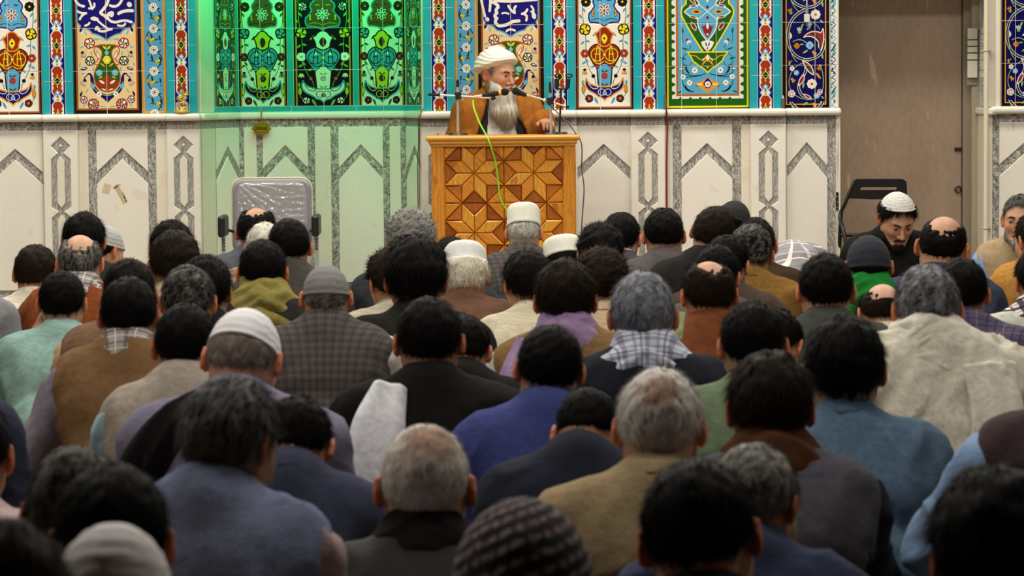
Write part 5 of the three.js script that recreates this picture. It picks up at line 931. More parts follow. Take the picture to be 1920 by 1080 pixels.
  { x: 1655, top: 538, w: 74, bow: 30, c: '#cdbba2', skin: 2, hair: hairOf('short', { bald: 0.75, dark: BROWN }), label: 'small bald-topped man in cream shirt between two larger heads', s: 560 },
  { x: 1737, top: 500, w: 118, wear: 'shawl', c: '#e8e2d2', fold: 1.25, hair: hairOf('short', { dark: BLACK, light: [0.42, 0.42, 0.46], mix: 0.3, top: 0.002 }), scarf: { c: '#ece7da', size: 1.15, drop: 0.07, amp: 0.03, flare: 0.03 }, drape: [{ pts: [[0.14, 0.0, 0.12], [0.15, -0.16, 0.21], [0.1, -0.34, 0.23]], w: 0.14, t: 0.018, c: '#ebe6da', label: 'loose end of the white shawl' }], label: 'grey-haired man wrapped in a cream white shawl', s: 720 },
  { x: 1803, top: 490, w: 90, yaw: 6, wear: 'jacket', c: '#ffffff', map: PLAID_PURPLE, c2: '#c9c4c2', hair: hairOf('short'), label: 'black-haired man in purple checked waistcoat at right', s: 600 },
  { x: 1985, top: 540, w: 98, c: '#c2ad70', hair: hairOf('short'), label: 'man in khaki yellow tunic, shoulder only, at right edge', s: 620, arms: ['out', 'lap'] },
  { x: 805, top: 560, w: 119, wear: 'jacket', c: '#191817', wide: 1.12, hair: hairOf('short'), drape: [{ name: 'white_shawl', pts: [[-0.1, 0.03, 0.08], [-0.13, -0.08, 0.15], [-0.13, -0.22, 0.17], [-0.15, -0.3, 0.15]], w: (t) => 0.09 + 0.07 * Math.sin(t * 2.6), t: 0.022, c: '#f4f4fc', folds: 2, label: 'white cloth hanging over his left shoulder' }], label: 'black-haired man in black coat with a white cloth on his shoulder', s: 735 },
  { x: 866, top: 600, w: 92, c: '#1c1a1a', wear: 'jacket', bow: 34, hair: hairOf('short'), label: 'dark-haired man half hidden right of the white shoulder cloth', s: 660 },
  { x: 1030, top: 613, w: 119, wear: 'jacket', c: '#434b86', hair: hairOf('short'), bow: 16, roll: -4, label: 'black-haired man in royal blue jacket', s: 760 },
  // -------- near rows
  { x: 1104, top: 733, w: 118, bow: 48, yaw: 24, roll: 6, wear: 'jacket', c: '#262a38', hair: hairOf('cropped'), label: 'bowed man in dark navy jacket with both ears showing', s: 850 },
  { x: 1238, top: 697, w: 156, wear: 'jacket', c: '#a08c6b', wide: 1.12, hair: hairOf('short', { dark: [0.3, 0.27, 0.25], light: [0.72, 0.7, 0.68], mix: 0.8, patch: [0.05, 0.45, 0.89, 0.5] }), bow: 18, yaw: 8, label: 'white-haired man in khaki jacket with thinning crown', s: 900 },
  { x: 1443, top: 668, w: 147, wear: 'vest', c: '#54525e', c2: '#23232c', wide: 1.05, hair: hairOf('medium', { dark: BROWN }), scarf: { name: 'fur_collar', c: '#4f2f1c', h: 0.045, th: 0.034, amp: 0.014, flare: 0.02 }, label: 'dark brown-haired man with brown fur collar and grey jacket', s: 860 },
  { x: 1412, top: 838, w: 160, wear: 'jacket', c: '#3c4560', yaw: 22, bow: 30, hair: hairOf('short', { dark: [0.035, 0.032, 0.03], light: [0.34, 0.33, 0.31], mix: 0.6 }), label: 'grey-haired man in navy jacket behind the large black head', s: 960 },
  { x: 1315, top: 868, w: 208, wear: 'jacket', c: '#2a2a34', yaw: 14, roll: 8, bow: 20, hair: hairOf('short'), label: 'large black-haired man at the bottom right of centre', s: 1200 },
  { x: 1866, top: 900, w: 218, wear: 'jacket', c: '#171517', hair: hairOf('full'), label: 'large black head in the bottom right corner', s: 1250 },
  { x: 2022, top: 585, w: 150, wear: 'vest', c: '#4c3d40', c2: '#8aa6cf', c3: '#1d1a1c', arms: ['forward', 'lap'], wide: 1.15, hair: hairOf('short'), label: 'man in dark brown vest with light blue sleeve at right edge', s: 860, fold: 1.3 },
  { x: 797, top: 797, w: 168, wear: 'jacket', c: '#16110f', rough: 0.6, wide: 1.12, hair: hairOf('cropped', { dark: [0.42, 0.33, 0.28], light: [0.72, 0.69, 0.64], mix: 0.75, patch: [0.12, 0.72, 0.68, 0.62] }), skin: 2, scarf: { name: 'hood', c: '#1a1614', h: 0.05, th: 0.03, amp: 0.006, flare: 0.02, y: 0.03 }, bow: 10, label: 'white-haired man in black leather jacket with a hood', s: 975, studs: true },
  { x: 980, top: 946, w: 246, wear: 'jacket', c: '#1a1718', hair: null, cap: { low: 108, lift: 0.012, pattern: (phi, v, d) => { const row = v * 9 + 2.6 * Math.sin(phi * 0.8 - 0.5), n = Math.sin(phi * 34 + v * 5), on = ((row % 1) + 1) % 1 < 0.4 && n > -0.5; return on ? [0.3, 0.22, 0.25] : [0.009, 0.0075, 0.008]; } }, label: 'man in black knitted cap with pale stripes at bottom centre', s: 1370 },
  { x: 434, top: 720, w: 166, wear: 'vest', c: '#8791b3', c2: '#b39d9c', yaw: 30, bow: 22, body: 8, hair: hairOf('medium', { dark: [0.02, 0.019, 0.018], light: [0.3, 0.3, 0.31], mix: 0.32 }), label: 'grey-haired man in pale blue vest with pink-grey sleeves', s: 985 },
  { x: 553, top: 753, w: 126, wear: 'jacket', c: '#3d4157', bow: 44, roll: -4, hair: hairOf('short'), label: 'bowed black-haired man in dark navy jacket at lower left of centre', s: 870 },
  { x: 212, top: 875, w: 208, c: '#4a4640', hair: hairOf('short'), label: 'large black-haired head above the white cap at lower left', s: 1180 },
  { x: 140, top: 862, w: 150, wear: 'kurta', c: '#7f7c66', bow: 26, hair: hairOf('short', { mix: 0.25, light: GREY }), arms: ['out', 'lap'], label: 'man in olive khaki tunic mostly hidden at lower left', s: 1030 },
  { x: 214, top: 994, w: 208, c: '#cfc8c8', cap: { color: [0.86, 0.82, 0.84], low: 96, tilt: -4, lift: 0.006 }, hair: hairOf('cropped', { under: 'cap' }), label: 'man in plain white cap at the bottom left edge', s: 1390 },
  { x: 0, top: 1000, w: 240, wear: 'jacket', c: '#1d1a18', hair: hairOf('medium', { dark: BROWN }), label: 'dark head in the bottom left corner', s: 1480 },
  { x: -62, top: 745, w: 160, c: '#c9adb2', hair: hairOf('short'), label: 'man in pale pink shirt cut off by the left edge', s: 905 },
  { x: -128, top: 598, w: 112, wear: 'jacket', c: '#34384c', hair: hairOf('short'), label: 'navy-jacketed man at left edge beside the teal shirt', s: 745 },
  { x: -88, top: 440, w: 86, wear: 'jacket', c: '#8b8a90', hair: hairOf('short'), label: 'man in grey jacket at far left edge by the wall', s: 505 },
];
{                                                                // how far off each man sits: from the size and height of his head, then eased apart where two would share a seat
  const n = PEOPLE.length, z = new Array(n), first = new Array(n);
  PEOPLE.forEach((s, i) => {
    const yc = s.top + 0.73 * s.w, y0 = HORIZON - (s.x - 960) * 0.0085, w = s.w / 0.172, h = (yc - y0) / (EYE - 0.765);
    z[i] = first[i] = F / (s.s ?? Math.exp(0.62 * Math.log(w) + 0.38 * Math.log(h)));
  });
  for (let it = 0; it < 400; it++) for (let i = 0; i < n; i++) for (let j = i + 1; j < n; j++) {
    const xi = (PEOPLE[i].x - 960) / F * z[i], xj = (PEOPLE[j].x - 960) / F * z[j], dx = Math.abs(xi - xj), need = dx < 0.56 ? 0.52 * Math.sqrt(1 - (dx / 0.6) ** 2) + 0.08 : 0, dz = z[i] - z[j];
    if (Math.abs(dz) >= need) continue;
    const push = (need - Math.abs(dz)) * 0.12 * ((dz || first[i] - first[j]) >= 0 ? 1 : -1);
    z[i] = clamp(z[i] + push, first[i] * 0.88, first[i] * 1.12); z[j] = clamp(z[j] - push, first[j] * 0.88, first[j] * 1.12);
  }
  PEOPLE.forEach((s, i) => { s.s = F / z[i]; });
}
const peopleBuilt = PEOPLE.map(person);
// ------------------------------------------------------------------ lectern
const chrome = std(0xd9dbdc, 0.32, { metalness: 0.7 }), blackMetal = std(0x121212, 0.4), rubber = std(0x0c0c0c, 0.75);
const woodTex = field(512, (u, v) => {
  const w = tileable(u, v * 0.25, 5, 3) * 1.2, ring = Math.sin((u * 22 + w * 2.4 + tileable(u, v, 2, 9) * 2) * Math.PI * 2) * 0.5 + 0.5, fine = tileable(u * 1, v * 0.2, 70, 6), k = 0.86 + 0.1 * ring + 0.08 * fine, knot = smooth(0.52, 0.62, tileable(u, v, 4, 22)) * 0.25;
  return [0.94 * k - knot * 0.5, 0.66 * k - knot * 0.55, 0.22 * k - knot * 0.3];
}, 3);
function wood(turn, tone = 0xffffff, rep = 2.2) { const t = woodTex.clone(); t.repeat.set(rep, rep); t.rotation = turn; t.needsUpdate = true; return new THREE.MeshPhysicalMaterial({ color: tone, map: t, roughness: 0.38, clearcoat: 0.45, clearcoatRoughness: 0.2 }); }
const LZ = 1.0, LT = Y(254, 942, LZ);
{
  const x = (p) => X(p, LZ), y = (p) => Y(p, 942, LZ), top = y(254), cx = x(943), t = thing('lectern', 'tall orange wooden lectern carved with eight-pointed stars', 'lectern', null, [cx, 0, LZ]);
  const rx = (p) => x(p) - cx, upright = wood(0, 0xf2e2cf), across = wood(Math.PI / 2), back = -0.4;
  part('top_board', merged([rbox(rx(798), rx(1087), top - 0.03, top, back - 0.02, 0.045, 0.013, 4), rbox(rx(803), rx(1082), top - 0.05, top - 0.026, back, 0.034, 0.01, 3), rbox(rx(806), rx(1079), top - 0.062, top - 0.046, back, 0.024, 0.005, 2)]), across, t);
  for (const [a, b] of [[808, 833], [1055, 1079]]) {
    const w = rx(b) - rx(a), s = prism([[rx(a), 0.0], [rx(b), 0.0], [rx(b), top - 0.09], [rx(b) - 0.004, top - 0.05], [rx(a), top - 0.05]], -0.07, 0.016, 0.008); part('corner_post', s, upright, t);
    part('side_panel', rbox(a < 900 ? rx(a) : rx(b) - 0.03, a < 900 ? rx(a) + 0.03 : rx(b), 0.02, top - 0.05, back, -0.06, 0.004, 1), upright, t);
  }
  part('back_board', rbox(rx(830), rx(1058), 0.02, top - 0.05, -0.05, -0.012, 0.003, 1), wood(0, 0x7a5a38), t);
  part('plinth', rbox(rx(806), rx(1081), 0, 0.075, back, 0.02, 0.008, 2), across, t);
  const h = (rx(1056) - rx(832)) / 4, x0 = rx(832), y0 = top - (y(254) - y(268.5)), q = h * 0.41421, L = h * 0.58579, d = L * Math.SQRT1_2;
  const tones = [wood(0), wood(Math.PI / 2, 0xfff0dc), wood(0.8, 0xf6dfc2), wood(-0.8)], darkTones = [wood(0.3, 0xc49a6c), wood(1.2, 0xb08050), wood(0.8, 0xdab48a)];
  let n = 0;
  const field_ = group('star_panel', t);
  for (let r = 0; r < 3; r++) for (let c = 0; c < 2; c++) {
    const ox = x0 + h * (1 + 2 * c), oy = y0 - h * (1 + 2 * r), put = (pts, m, z) => part('star_piece', prism(pts.map(([a, b]) => [ox + a, oy + b]), -0.014, z, 0.0075), m, field_);
    const shrink = (pts) => { const mx = pts.reduce((s, p) => s + p[0], 0) / pts.length, my = pts.reduce((s, p) => s + p[1], 0) / pts.length; return pts.map(([a, b]) => [mx + (a - mx) * 0.975, my + (b - my) * 0.975]); };
    for (let k = 0; k < 8; k++) {
      const a = k * Math.PI / 4, u = [Math.cos(a) * L, Math.sin(a) * L], v = [Math.cos(a + Math.PI / 4) * L, Math.sin(a + Math.PI / 4) * L];
      put(shrink([[0, 0], u, [u[0] + v[0], u[1] + v[1]], v]), tones[(k + n++) % 4], 0.008);
    }
    for (let k = 0; k < 4; k++) {
      const rot = (p) => { const ca = [1, 0, -1, 0][k], sa = [0, 1, 0, -1][k]; return [p[0] * ca - p[1] * sa, p[0] * sa + p[1] * ca]; };
      put(shrink([[0, L], [q, h], [-q, h]].map(rot)), darkTones[(k + n++) % 3], 0.002);
      put(shrink([[d, d], [h, q], [q, h]].map(rot)), darkTones[(k + n++) % 3], 0.002);
      put(shrink([[h, q], [h, h], [q, h]].map(rot)), tones[(k + n++) % 4], 0.006);
    }
  }
}
// ------------------------------------------------------------------ the speaker
{
  const z = 0.36, head = onZ(934.5, 141, z), turn = Math.PI + rad(10), root = thing('person', 'bearded speaker in white turban and brown cloak standing behind the lectern', 'person', null, [head.x, 0, z], turn);
  const hs = 1.05, c7y = head.y - 0.15, list = [[0, c7y - 0.03, 0.03, 0, c7y + 0.03, 0.015, 0.075, 0.06], [-0.08, c7y - 0.22, 0.02, 0.08, c7y - 0.22, 0.02, 0.125, 0.125], [-0.07, c7y - 0.42, 0.0, 0.07, c7y - 0.42, 0.0, 0.13, 0.13], [-0.12, c7y - 0.085, 0.025, 0.12, c7y - 0.085, 0.025, 0.082, 0.082], [-0.07, c7y - 0.6, 0, -0.08, 0.08, 0, 0.13, 0.12], [0.07, c7y - 0.6, 0, 0.08, 0.08, 0, 0.13, 0.12]];
  for (const q of [-1, 1]) list.push([0, c7y + 0.01, 0.025, q * 0.16, c7y - 0.065, 0.025, 0.056, 0.052]);
  const arms = []; for (const q of [-1, 1]) { const wr = q < 0 ? [-0.235, LT + 0.075, -0.19] : [0.255, c7y - 0.56, -0.03], el = q < 0 ? [-0.235, c7y - 0.3, 0.02] : [0.25, c7y - 0.32, 0.03]; arms.push([q * 0.18, c7y - 0.085, 0.025, ...el, 0.066, 0.058], [...el, ...wr, 0.058, 0.038]); }
  const un = (L, grow, kk) => (x, y, zz) => { let d = 1; for (const c of L) d = smin(d, limb(x, y, zz, c), kk); return d - grow; };
  const lo = [-0.46, 0.0, -0.34], hi = [0.46, c7y + 0.13, 0.3], shirtF = un(list, 0, 0.05), vestF = un([...list, ...arms], 0.006, 0.05), cloakF = un([...list, ...arms, [-0.2, c7y - 0.3, 0.03, -0.22, 0.1, 0.03, 0.1, 0.12], [0.2, c7y - 0.3, 0.03, 0.22, 0.1, 0.03, 0.1, 0.12]], 0.026, 0.06);
  const open = (f, w0, w1) => (x, y, zz) => { const t = clamp((c7y - y) / 0.3, 0, 1.4), hw = lerp(w0, w1, t), c = Math.max(Math.abs(x) - hw, zz + 0.0); return smax(f(x, y, zz), -c, 0.006); };
  const fold = (amp, s) => (x, y, zz) => amp * (ridge(noise(x * 16 + s, y * 2.2, zz * 10)) * 0.7 + 0.5 * noise(x * 30, y * 5 + s, zz * 18));
  part('shirt', around(displace(surface(shirtF, lo, hi, 0.011), fold(0.003, 3)), 0, 0), cloth('#e9e6e2'), root);
  part('waistcoat', around(displace(surface(open(vestF, 0.06, 0.1), lo, hi, 0.011), fold(0.002, 7)), 0, 0), cloth('#2b2a29'), root);
  part('cloak', around(displace(surface(open(cloakF, 0.085, 0.185), lo, hi, 0.0115), fold(0.013, 5)), 0, 0), cloth('#a8682a'), root, 'brown cloak open at the front');
  const headRot = new THREE.Euler(-rad(5), rad(33), 0, 'YXZ'), headM = new THREE.Matrix4().compose(V3(0, head.y, -0.02), new THREE.Quaternion().setFromEuler(headRot), V3(hs, hs, hs));
  const bits = [headFace.clone().applyMatrix4(headM), surface(un([...list.map((c) => [...c.slice(0, 6), c[6] * 0.7, c[7] * 0.7]), ...arms.map((c) => [...c.slice(0, 6), c[6] * 0.55, c[7] * 0.6]), [0, c7y, 0.02, 0, c7y + 0.06, 0.0, 0.054, 0.053]], 0, 0.04), lo, hi, 0.03)];
  for (const q of [-1, 1]) { const g = handGeometry.clone(); if (q < 0) { g.scale(-1, 1, 1); const ix = g.index.array; for (let i = 0; i < ix.length; i += 3) { const t = ix[i]; ix[i] = ix[i + 1]; ix[i + 1] = t; } g.computeVertexNormals(); } bits.push(q < 0 ? g.rotateX(0.02).translate(-0.235, LT + 0.07, -0.205) : g.rotateX(-1.5).translate(0.255, c7y - 0.58, -0.03)); }
  part('body', joined(bits), skinTones[0], root);
  const onHead = (name, g, m, label) => { const o = part(name, g, m, root, label); headM.decompose(o.position, o.quaternion, o.scale); return o; };
  onHead('hair', hairGeometry({ cut: 'short', dark: [0.12, 0.11, 0.1], light: GREY, mix: 0.5, seed: 88, under: (phi) => 70 + 8 * Math.cos(phi) }), hairMat);
  onHead('turban', turbanGeometry(), feltMat, 'wound white turban');
  onHead('eyebrows', browGeometry(), std(0x2a211c, 0.8));
  onHead('beard', beardGeometry({ length: 0.15, color: [0.2, 0.18, 0.15], pale: [0.66, 0.63, 0.54], mix: 0.62, seed: 5 }), hairMat, 'long grey-white beard');
  const f = group('face', root); headM.decompose(f.position, f.quaternion, f.scale); eyeParts(f, 0.2);
}
// ------------------------------------------------------------------ microphones and cables on the lectern
{
  const z = 0.74, P = (px, py, zz = z) => onZ(px, py, zz);
  const pole = P(858, 170), t = thing('microphone_stand', 'chrome boom microphone stand left of the speaker', 'microphone stand', 'microphone stands on the lectern', [pole.x, LT, z]), o = t.position, L = (v) => v.clone().sub(o);
  part('pole', rod(V3(0, 0.008, 0), L(P(858, 160)), 0.0085, 0.007), chrome, t); part('base', new THREE.CylinderGeometry(0.05, 0.06, 0.012, 24).translate(0, 0.006, 0), blackMetal, t); part('pole_tip', rod(L(P(858, 163)), L(P(858, 150)), 0.009), rubber, t);
  part('boom', rod(L(P(806, 177)), L(P(928, 184)), 0.0055), chrome, t); part('grip', rod(L(P(803, 177)), L(P(825, 178)), 0.0085, 0.008), rubber, t); part('clamp', rod(L(P(858, 173)), L(P(860, 186)), 0.018), rubber, t); part('wing_nut', rbox(-0.006, 0.006, -0.025, 0.025, -0.004, 0.004, 0.003, 1).translate(...L(P(867, 180)).toArray()), chrome, t); part('clip', rod(L(P(921, 186)), L(P(929, 182)), 0.011), rubber, t);
  const m = thing('microphone', 'black microphone with a yellow ring pointing right', 'microphone', 'microphones in front of the speaker', P(905, 180, z).toArray()), q = (v) => v.clone().sub(m.position);
  part('handle', rod(q(P(904, 179)), q(P(938, 174)), 0.0105, 0.016), rubber, m); part('ring', rod(q(P(935, 174.5)), q(P(940, 173.5)), 0.0185), std(0xe0a02a, 0.4), m); const g1 = part('grille', new THREE.SphereGeometry(0.021, 18, 14).scale(1.25, 1, 1), std(0x1a1a1a, 0.55, { metalness: 0.6, bumpMap: weaveMap, bumpScale: 0.002 }), m); g1.position.copy(q(P(946, 172.5))); part('plug', rod(q(P(889, 181.5)), q(P(904, 179)), 0.007), chrome, m);
}
{
  const z = 0.72, P = (px, py, zz = z) => onZ(px, py, zz), pole = P(1033, 200), t = thing('microphone_stand', 'chrome boom microphone stand right of the speaker', 'microphone stand', 'microphone stands on the lectern', [pole.x, LT, z]), L = (v) => v.clone().sub(t.position);
  part('pole', rod(V3(0, 0.008, 0), L(P(1032, 172)), 0.0085, 0.007), chrome, t); part('base', new THREE.CylinderGeometry(0.045, 0.055, 0.012, 24).translate(0, 0.006, 0), blackMetal, t); part('pole_tip', rod(L(P(1032, 174)), L(P(1031, 154)), 0.009, 0.007), rubber, t);
  part('boom', rod(L(P(975, 174)), L(P(1066, 201)), 0.0065, 0.0055), chrome, t); part('clamp', rod(L(P(1030, 183)), L(P(1033, 196)), 0.019), rubber, t); part('knob', new THREE.SphereGeometry(0.012, 12, 8).translate(...L(P(1021, 188)).toArray()), chrome, t); part('end_cap', rod(L(P(1061, 199.5)), L(P(1067, 201.5)), 0.009), rubber, t);
  const m = thing('microphone', 'black microphone angled left in front of the beard', 'microphone', 'microphones in front of the speaker', P(970, 172).toArray()), q = (v) => v.clone().sub(m.position);
  part('handle', rod(q(P(987, 179)), q(P(972, 173)), 0.01, 0.018), rubber, m); const g = part('grille', new THREE.SphereGeometry(0.022, 18, 14), std(0x1d2420, 0.5, { metalness: 0.6, bumpMap: weaveMap, bumpScale: 0.002 }), m); g.position.copy(q(P(967, 171))); part('ring', rod(q(P(975, 174)), q(P(972, 173)), 0.0215), rubber, m);
}
{
  const z = 0.68, P = (px, py) => onZ(px, py, z), foot = P(1049, 250), t = thing('microphone_stand', 'thin black stand with two empty microphone clips', 'microphone stand', 'microphone stands on the lectern', [foot.x, LT, z]), L = (v) => v.clone().sub(t.position);
  part('pole', rod(V3(0, 0.008, 0), L(P(1052, 168)), 0.006), blackMetal, t); part('base', new THREE.CylinderGeometry(0.04, 0.05, 0.012, 24).translate(0, 0.006, 0), blackMetal, t); part('cross_bar', rod(L(P(1041, 166)), L(P(1065, 167)), 0.006), blackMetal, t);
  for (const x of [1043, 1064]) { const c = group('clip', t); part('clip_body', rod(L(P(x, 166)), L(P(x + 1, 148)), 0.013, 0.015), rubber, c); part('clip_ring', new THREE.TorusGeometry(0.018, 0.004, 8, 20).rotateX(1.0).translate(...L(P(x + 3, 142)).toArray()), rubber, c); }
}
function cable(label, color, pts, r = 0.0045) { const o = pts[0].clone(), m = shade(new THREE.Mesh(tube(pts.map((p) => p.clone().sub(o)), r, 80, 8), std(color, 0.5))); m.name = numbered('cable'); m.position.copy(o); scene.add(m); return tag(m, label, 'cable'); }
cable('bright green cable hanging over the front of the lectern', 0x86d61c, [onZ(887, 188, 0.74), onZ(888, 200, 0.78), onZ(900, 232, 0.9), onZ(912, 254, 1.03), onZ(918, 268, 1.056), onZ(929, 305, 1.035), onZ(934, 340, 1.03), onZ(938, 372, 1.03), onZ(950, 395, 1.03), onZ(964, 430, 1.03), onZ(970, 520, 1.04)], 0.0048);
cable('thin dark cable from the right microphone down beside the lectern', 0x4a3344, [onZ(1022, 189, 0.72), onZ(1040, 206, 0.74), onZ(1066, 232, 0.8), onZ(1081, 253, 0.95), onZ(1090, 268, 1.0), onZ(1091, 320, 1.0), onZ(1095, 350, 1.0), onZ(1091, 420, 1.0), onZ(1089, 520, 1.0)], 0.0035);
cable('dark red cable running down the marble wall', 0x8c1c22, [onZ(1247, -60, 0.03), onZ(1247, 60, 0.03), onZ(1246, 150, 0.03), onZ(1249, 203, 0.085), onZ(1251, 225, 0.06), onZ(1250, 300, 0.045), onZ(1250, 395, 0.045), onZ(1250, 590, 0.045)], 0.0052);
cable('red wire along the right edge of the niche', 0xa02a24, [onZ(795, 203, 0.1), onZ(788, 214, 0.125), onZ(787, 240, 0.075), onZ(787, 400, 0.07), onZ(787, 590, 0.07)], 0.0032);
cable('dark green wire along the right edge of the niche', 0x16463c, [onZ(784, 222, 0.12), onZ(785, 262, 0.075), onZ(783.5, 300, 0.07), onZ(784, 400, 0.07), onZ(784, 590, 0.07)], 0.003);

// ------------------------------------------------------------------ things on and by the wall
const brass = std(0xc79a2c, 0.3, { metalness: 0.85 });
{
  const p = onZ(490, 241, ND + 0.06), t = thing('hanging_plaque', 'small brass plaque hanging on a cord in the green niche', 'plaque', null, p.toArray()), m = (v) => v / 300;
  const out = [[-19, 0], [-14, 5], [-14, 9], [-7, 10], [-4, 13], [4, 13], [7, 10], [14, 9], [14, 5], [19, 0], [14, -5], [14, -9], [7, -10], [4, -13], [-4, -13], [-7, -10], [-14, -9], [-14, -5]].map(([a, b]) => [m(a), m(b)]).reverse();
  part('plate', prism(out, -0.006, 0.004, 0.003), brass, t); part('raised_panel', rbox(m(-11), m(11), m(-3), m(5), 0.003, 0.008, 0.003, 1), std(0x9a8a24, 0.25, { metalness: 0.8 }), t); part('lower_bar', rbox(m(-10), m(10), m(-7), m(-4), 0.003, 0.008, 0.002, 1), brass, t);
  for (const [a, b] of [[-13, 0], [13, 0], [0, 10], [0, -10]]) part('stud', new THREE.SphereGeometry(m(2), 10, 8).translate(m(a), m(b), 0.004), brass, t);
  part('cord', rod(V3(0, m(11), 0), onZ(490, 207, ND + 0.06).sub(p), 0.0035), brass, t);
  part('hook', new THREE.TorusGeometry(0.008, 0.0025, 8, 16).translate(...onZ(490, 206, ND + 0.06).sub(p).toArray()), brass, t);
}
{
  const z = 0.085, p = onZ(341, 211, z); p.y = LEDGE; const t = thing('figurine', 'small gilt ornament in clear wrapping on the marble ledge', 'figurine', null, p.toArray()), m = (v) => v / 312, gilt = std(0xe2bd3e, 0.28, { metalness: 0.75 });
  part('dish', new THREE.LatheGeometry([[0, 0], [0.03, 0], [0.046, 0.008], [0.05, 0.016], [0.03, 0.02], [0.012, 0.03], [0, 0.032]].map(([a, b]) => new THREE.Vector2(a, b)), 28).scale(1, 1, 0.7), gilt, t);
  part('stem', tube([V3(0, 0.025, 0), V3(-0.012, 0.04, 0), V3(-0.02, 0.07, 0), V3(-0.01, 0.09, 0), V3(0.006, 0.1, 0), V3(0.004, 0.135, 0)], 0.0045, 30, 8), gilt, t);
  part('loop', new THREE.TorusGeometry(0.022, 0.005, 8, 24).scale(1, 0.8, 0.7).translate(0.008, 0.05, 0), gilt, t); part('loop', new THREE.TorusGeometry(0.026, 0.004, 8, 24, 4).rotateZ(-1).translate(-0.004, 0.078, 0), gilt, t);
  part('crescent', new THREE.TorusGeometry(0.018, 0.0065, 8, 24, 3.6).rotateZ(2.9).translate(0.024, 0.128, 0), gilt, t);
  const film = new THREE.MeshPhysicalMaterial({ color: 0xffffff, transmission: 0.92, roughness: 0.08, thickness: 0, side: THREE.DoubleSide });
  const w = new THREE.CylinderGeometry(0.034, 0.055, 0.055, 20, 5, true); displace(w, (x, y, zz) => 0.007 * noise(x * 70, y * 70, zz * 70)); part('plastic_wrap', w.scale(1, 1, 0.7).translate(0, 0.042, 0), film, t);
}
{
  const t = thing('cable_connector', 'white cable connector hanging in front of the navy scroll tiles', 'connector', null, onZ(1513, 34, 0.05).toArray()), o = t.position, L = (px, py) => onZ(px, py, 0.05).sub(o);
  part('body', rbox(-0.017, 0.017, -0.026, 0.024, -0.012, 0.012, 0.005, 2), std(0xd9d7cf, 0.45), t); part('strain_relief', rod(L(1513, 27), L(1513, 8), 0.01, 0.008), std(0x9aa0a2, 0.4, { metalness: 0.5 }), t); part('lead', tube([L(1513, 9), L(1512.5, -20), L(1512, -70), L(1510, -160)], 0.004, 20, 6), std(0xcfcdc4, 0.6), t); part('socket', rod(L(1513, 41), L(1513, 48), 0.008, 0.007), std(0x77797a, 0.4, { metalness: 0.6 }), t);
}
{
  const p = onZ(1468, 203, 0.05); p.y = LEDGE; const t = thing('torch', 'little grey torch standing on the ledge by the pilaster', 'torch', null, p.toArray());
  part('barrel', rbox(-0.011, 0.011, 0, 0.062, -0.011, 0.011, 0.006, 2), std(0x57564f, 0.5), t); part('lens', new THREE.CylinderGeometry(0.004, 0.008, 0.016, 12).translate(0, 0.069, 0), std(0xb5cfe6, 0.15), t);
}
{
  const x0 = X(1849, 0.05), t = thing('conduit_pipe', 'cream vertical pipe at the right side of the door', 'pipe', null, [x0, 0, 0.05]);
  part('pipe', new THREE.CylinderGeometry(0.015, 0.015, CEILING - 0.002, 18).translate(0, CEILING / 2, 0), std(0xe3dabf, 0.4), t);
  for (const y of [1.62, 0.55]) part('saddle', merged([new THREE.TorusGeometry(0.016, 0.004, 8, 18).rotateX(Math.PI / 2).translate(0, y, 0), rbox(-0.03, 0.03, y - 0.006, y + 0.006, -0.05, -0.012, 0.002, 1)]), std(0xb8b2a0, 0.5), t);
}
{
  const z = -0.39, a = X(1813, z), b = X(1832, z), t = thing('cable_cover', 'white segmented cover fixed on the door frame', 'cable cover', null, [(a + b) / 2, Y(147, 1822, z), z]), w = (b - a) / 2, H = Y(52, 1822, z) - Y(147, 1822, z), ys = [0, 0.36, 0.5, 0.63, 0.76, 1];
  part('back_plate', box(-w, w, -0.04, H, -0.02, 0), std(0x8a8576, 0.7), t);
  for (let k = 0; k + 1 < ys.length; k++) part('segment', rbox(-w, w, ys[k] * H + 0.003, ys[k + 1] * H - 0.003, -0.002, 0.022, 0.005, 2), std(0xd8d4c0, 0.5), t);
}
{
  // bits of old tape left on the marble
  const t = structureGroup('trim_2'), stain = [std(0xd8c3a0, 0.7), std(0xcdb792, 0.7)];
  for (const [px, py, w, h, a, k] of [[226, 364, 0.03, 0.125, 28, 1], [200, 354, 0.045, 0.06, -18, 0], [219, 350, 0.05, 0.012, 28, 1], [234, 370, 0.012, 0.06, 20, 0]]) { const p = onZ(px, py, 0.018); part('tape_mark', new THREE.PlaneGeometry(w, h, 2, 4).rotateZ(rad(a)).translate(p.x, p.y, 0.0176), stain[k], t); }
  for (const [px, py, w, h, z] of [[87, 316, 0.02, 0.03, 0.0619], [1415, 368, 0.008, 0.08, 0.0619], [1900, 238, 0.008, 0.05, 0.0176]]) { const p = onZ(px, py, z); part('tape_mark', new THREE.PlaneGeometry(w, h, 1, 2).translate(p.x, p.y, z), stain[0], t); }
}
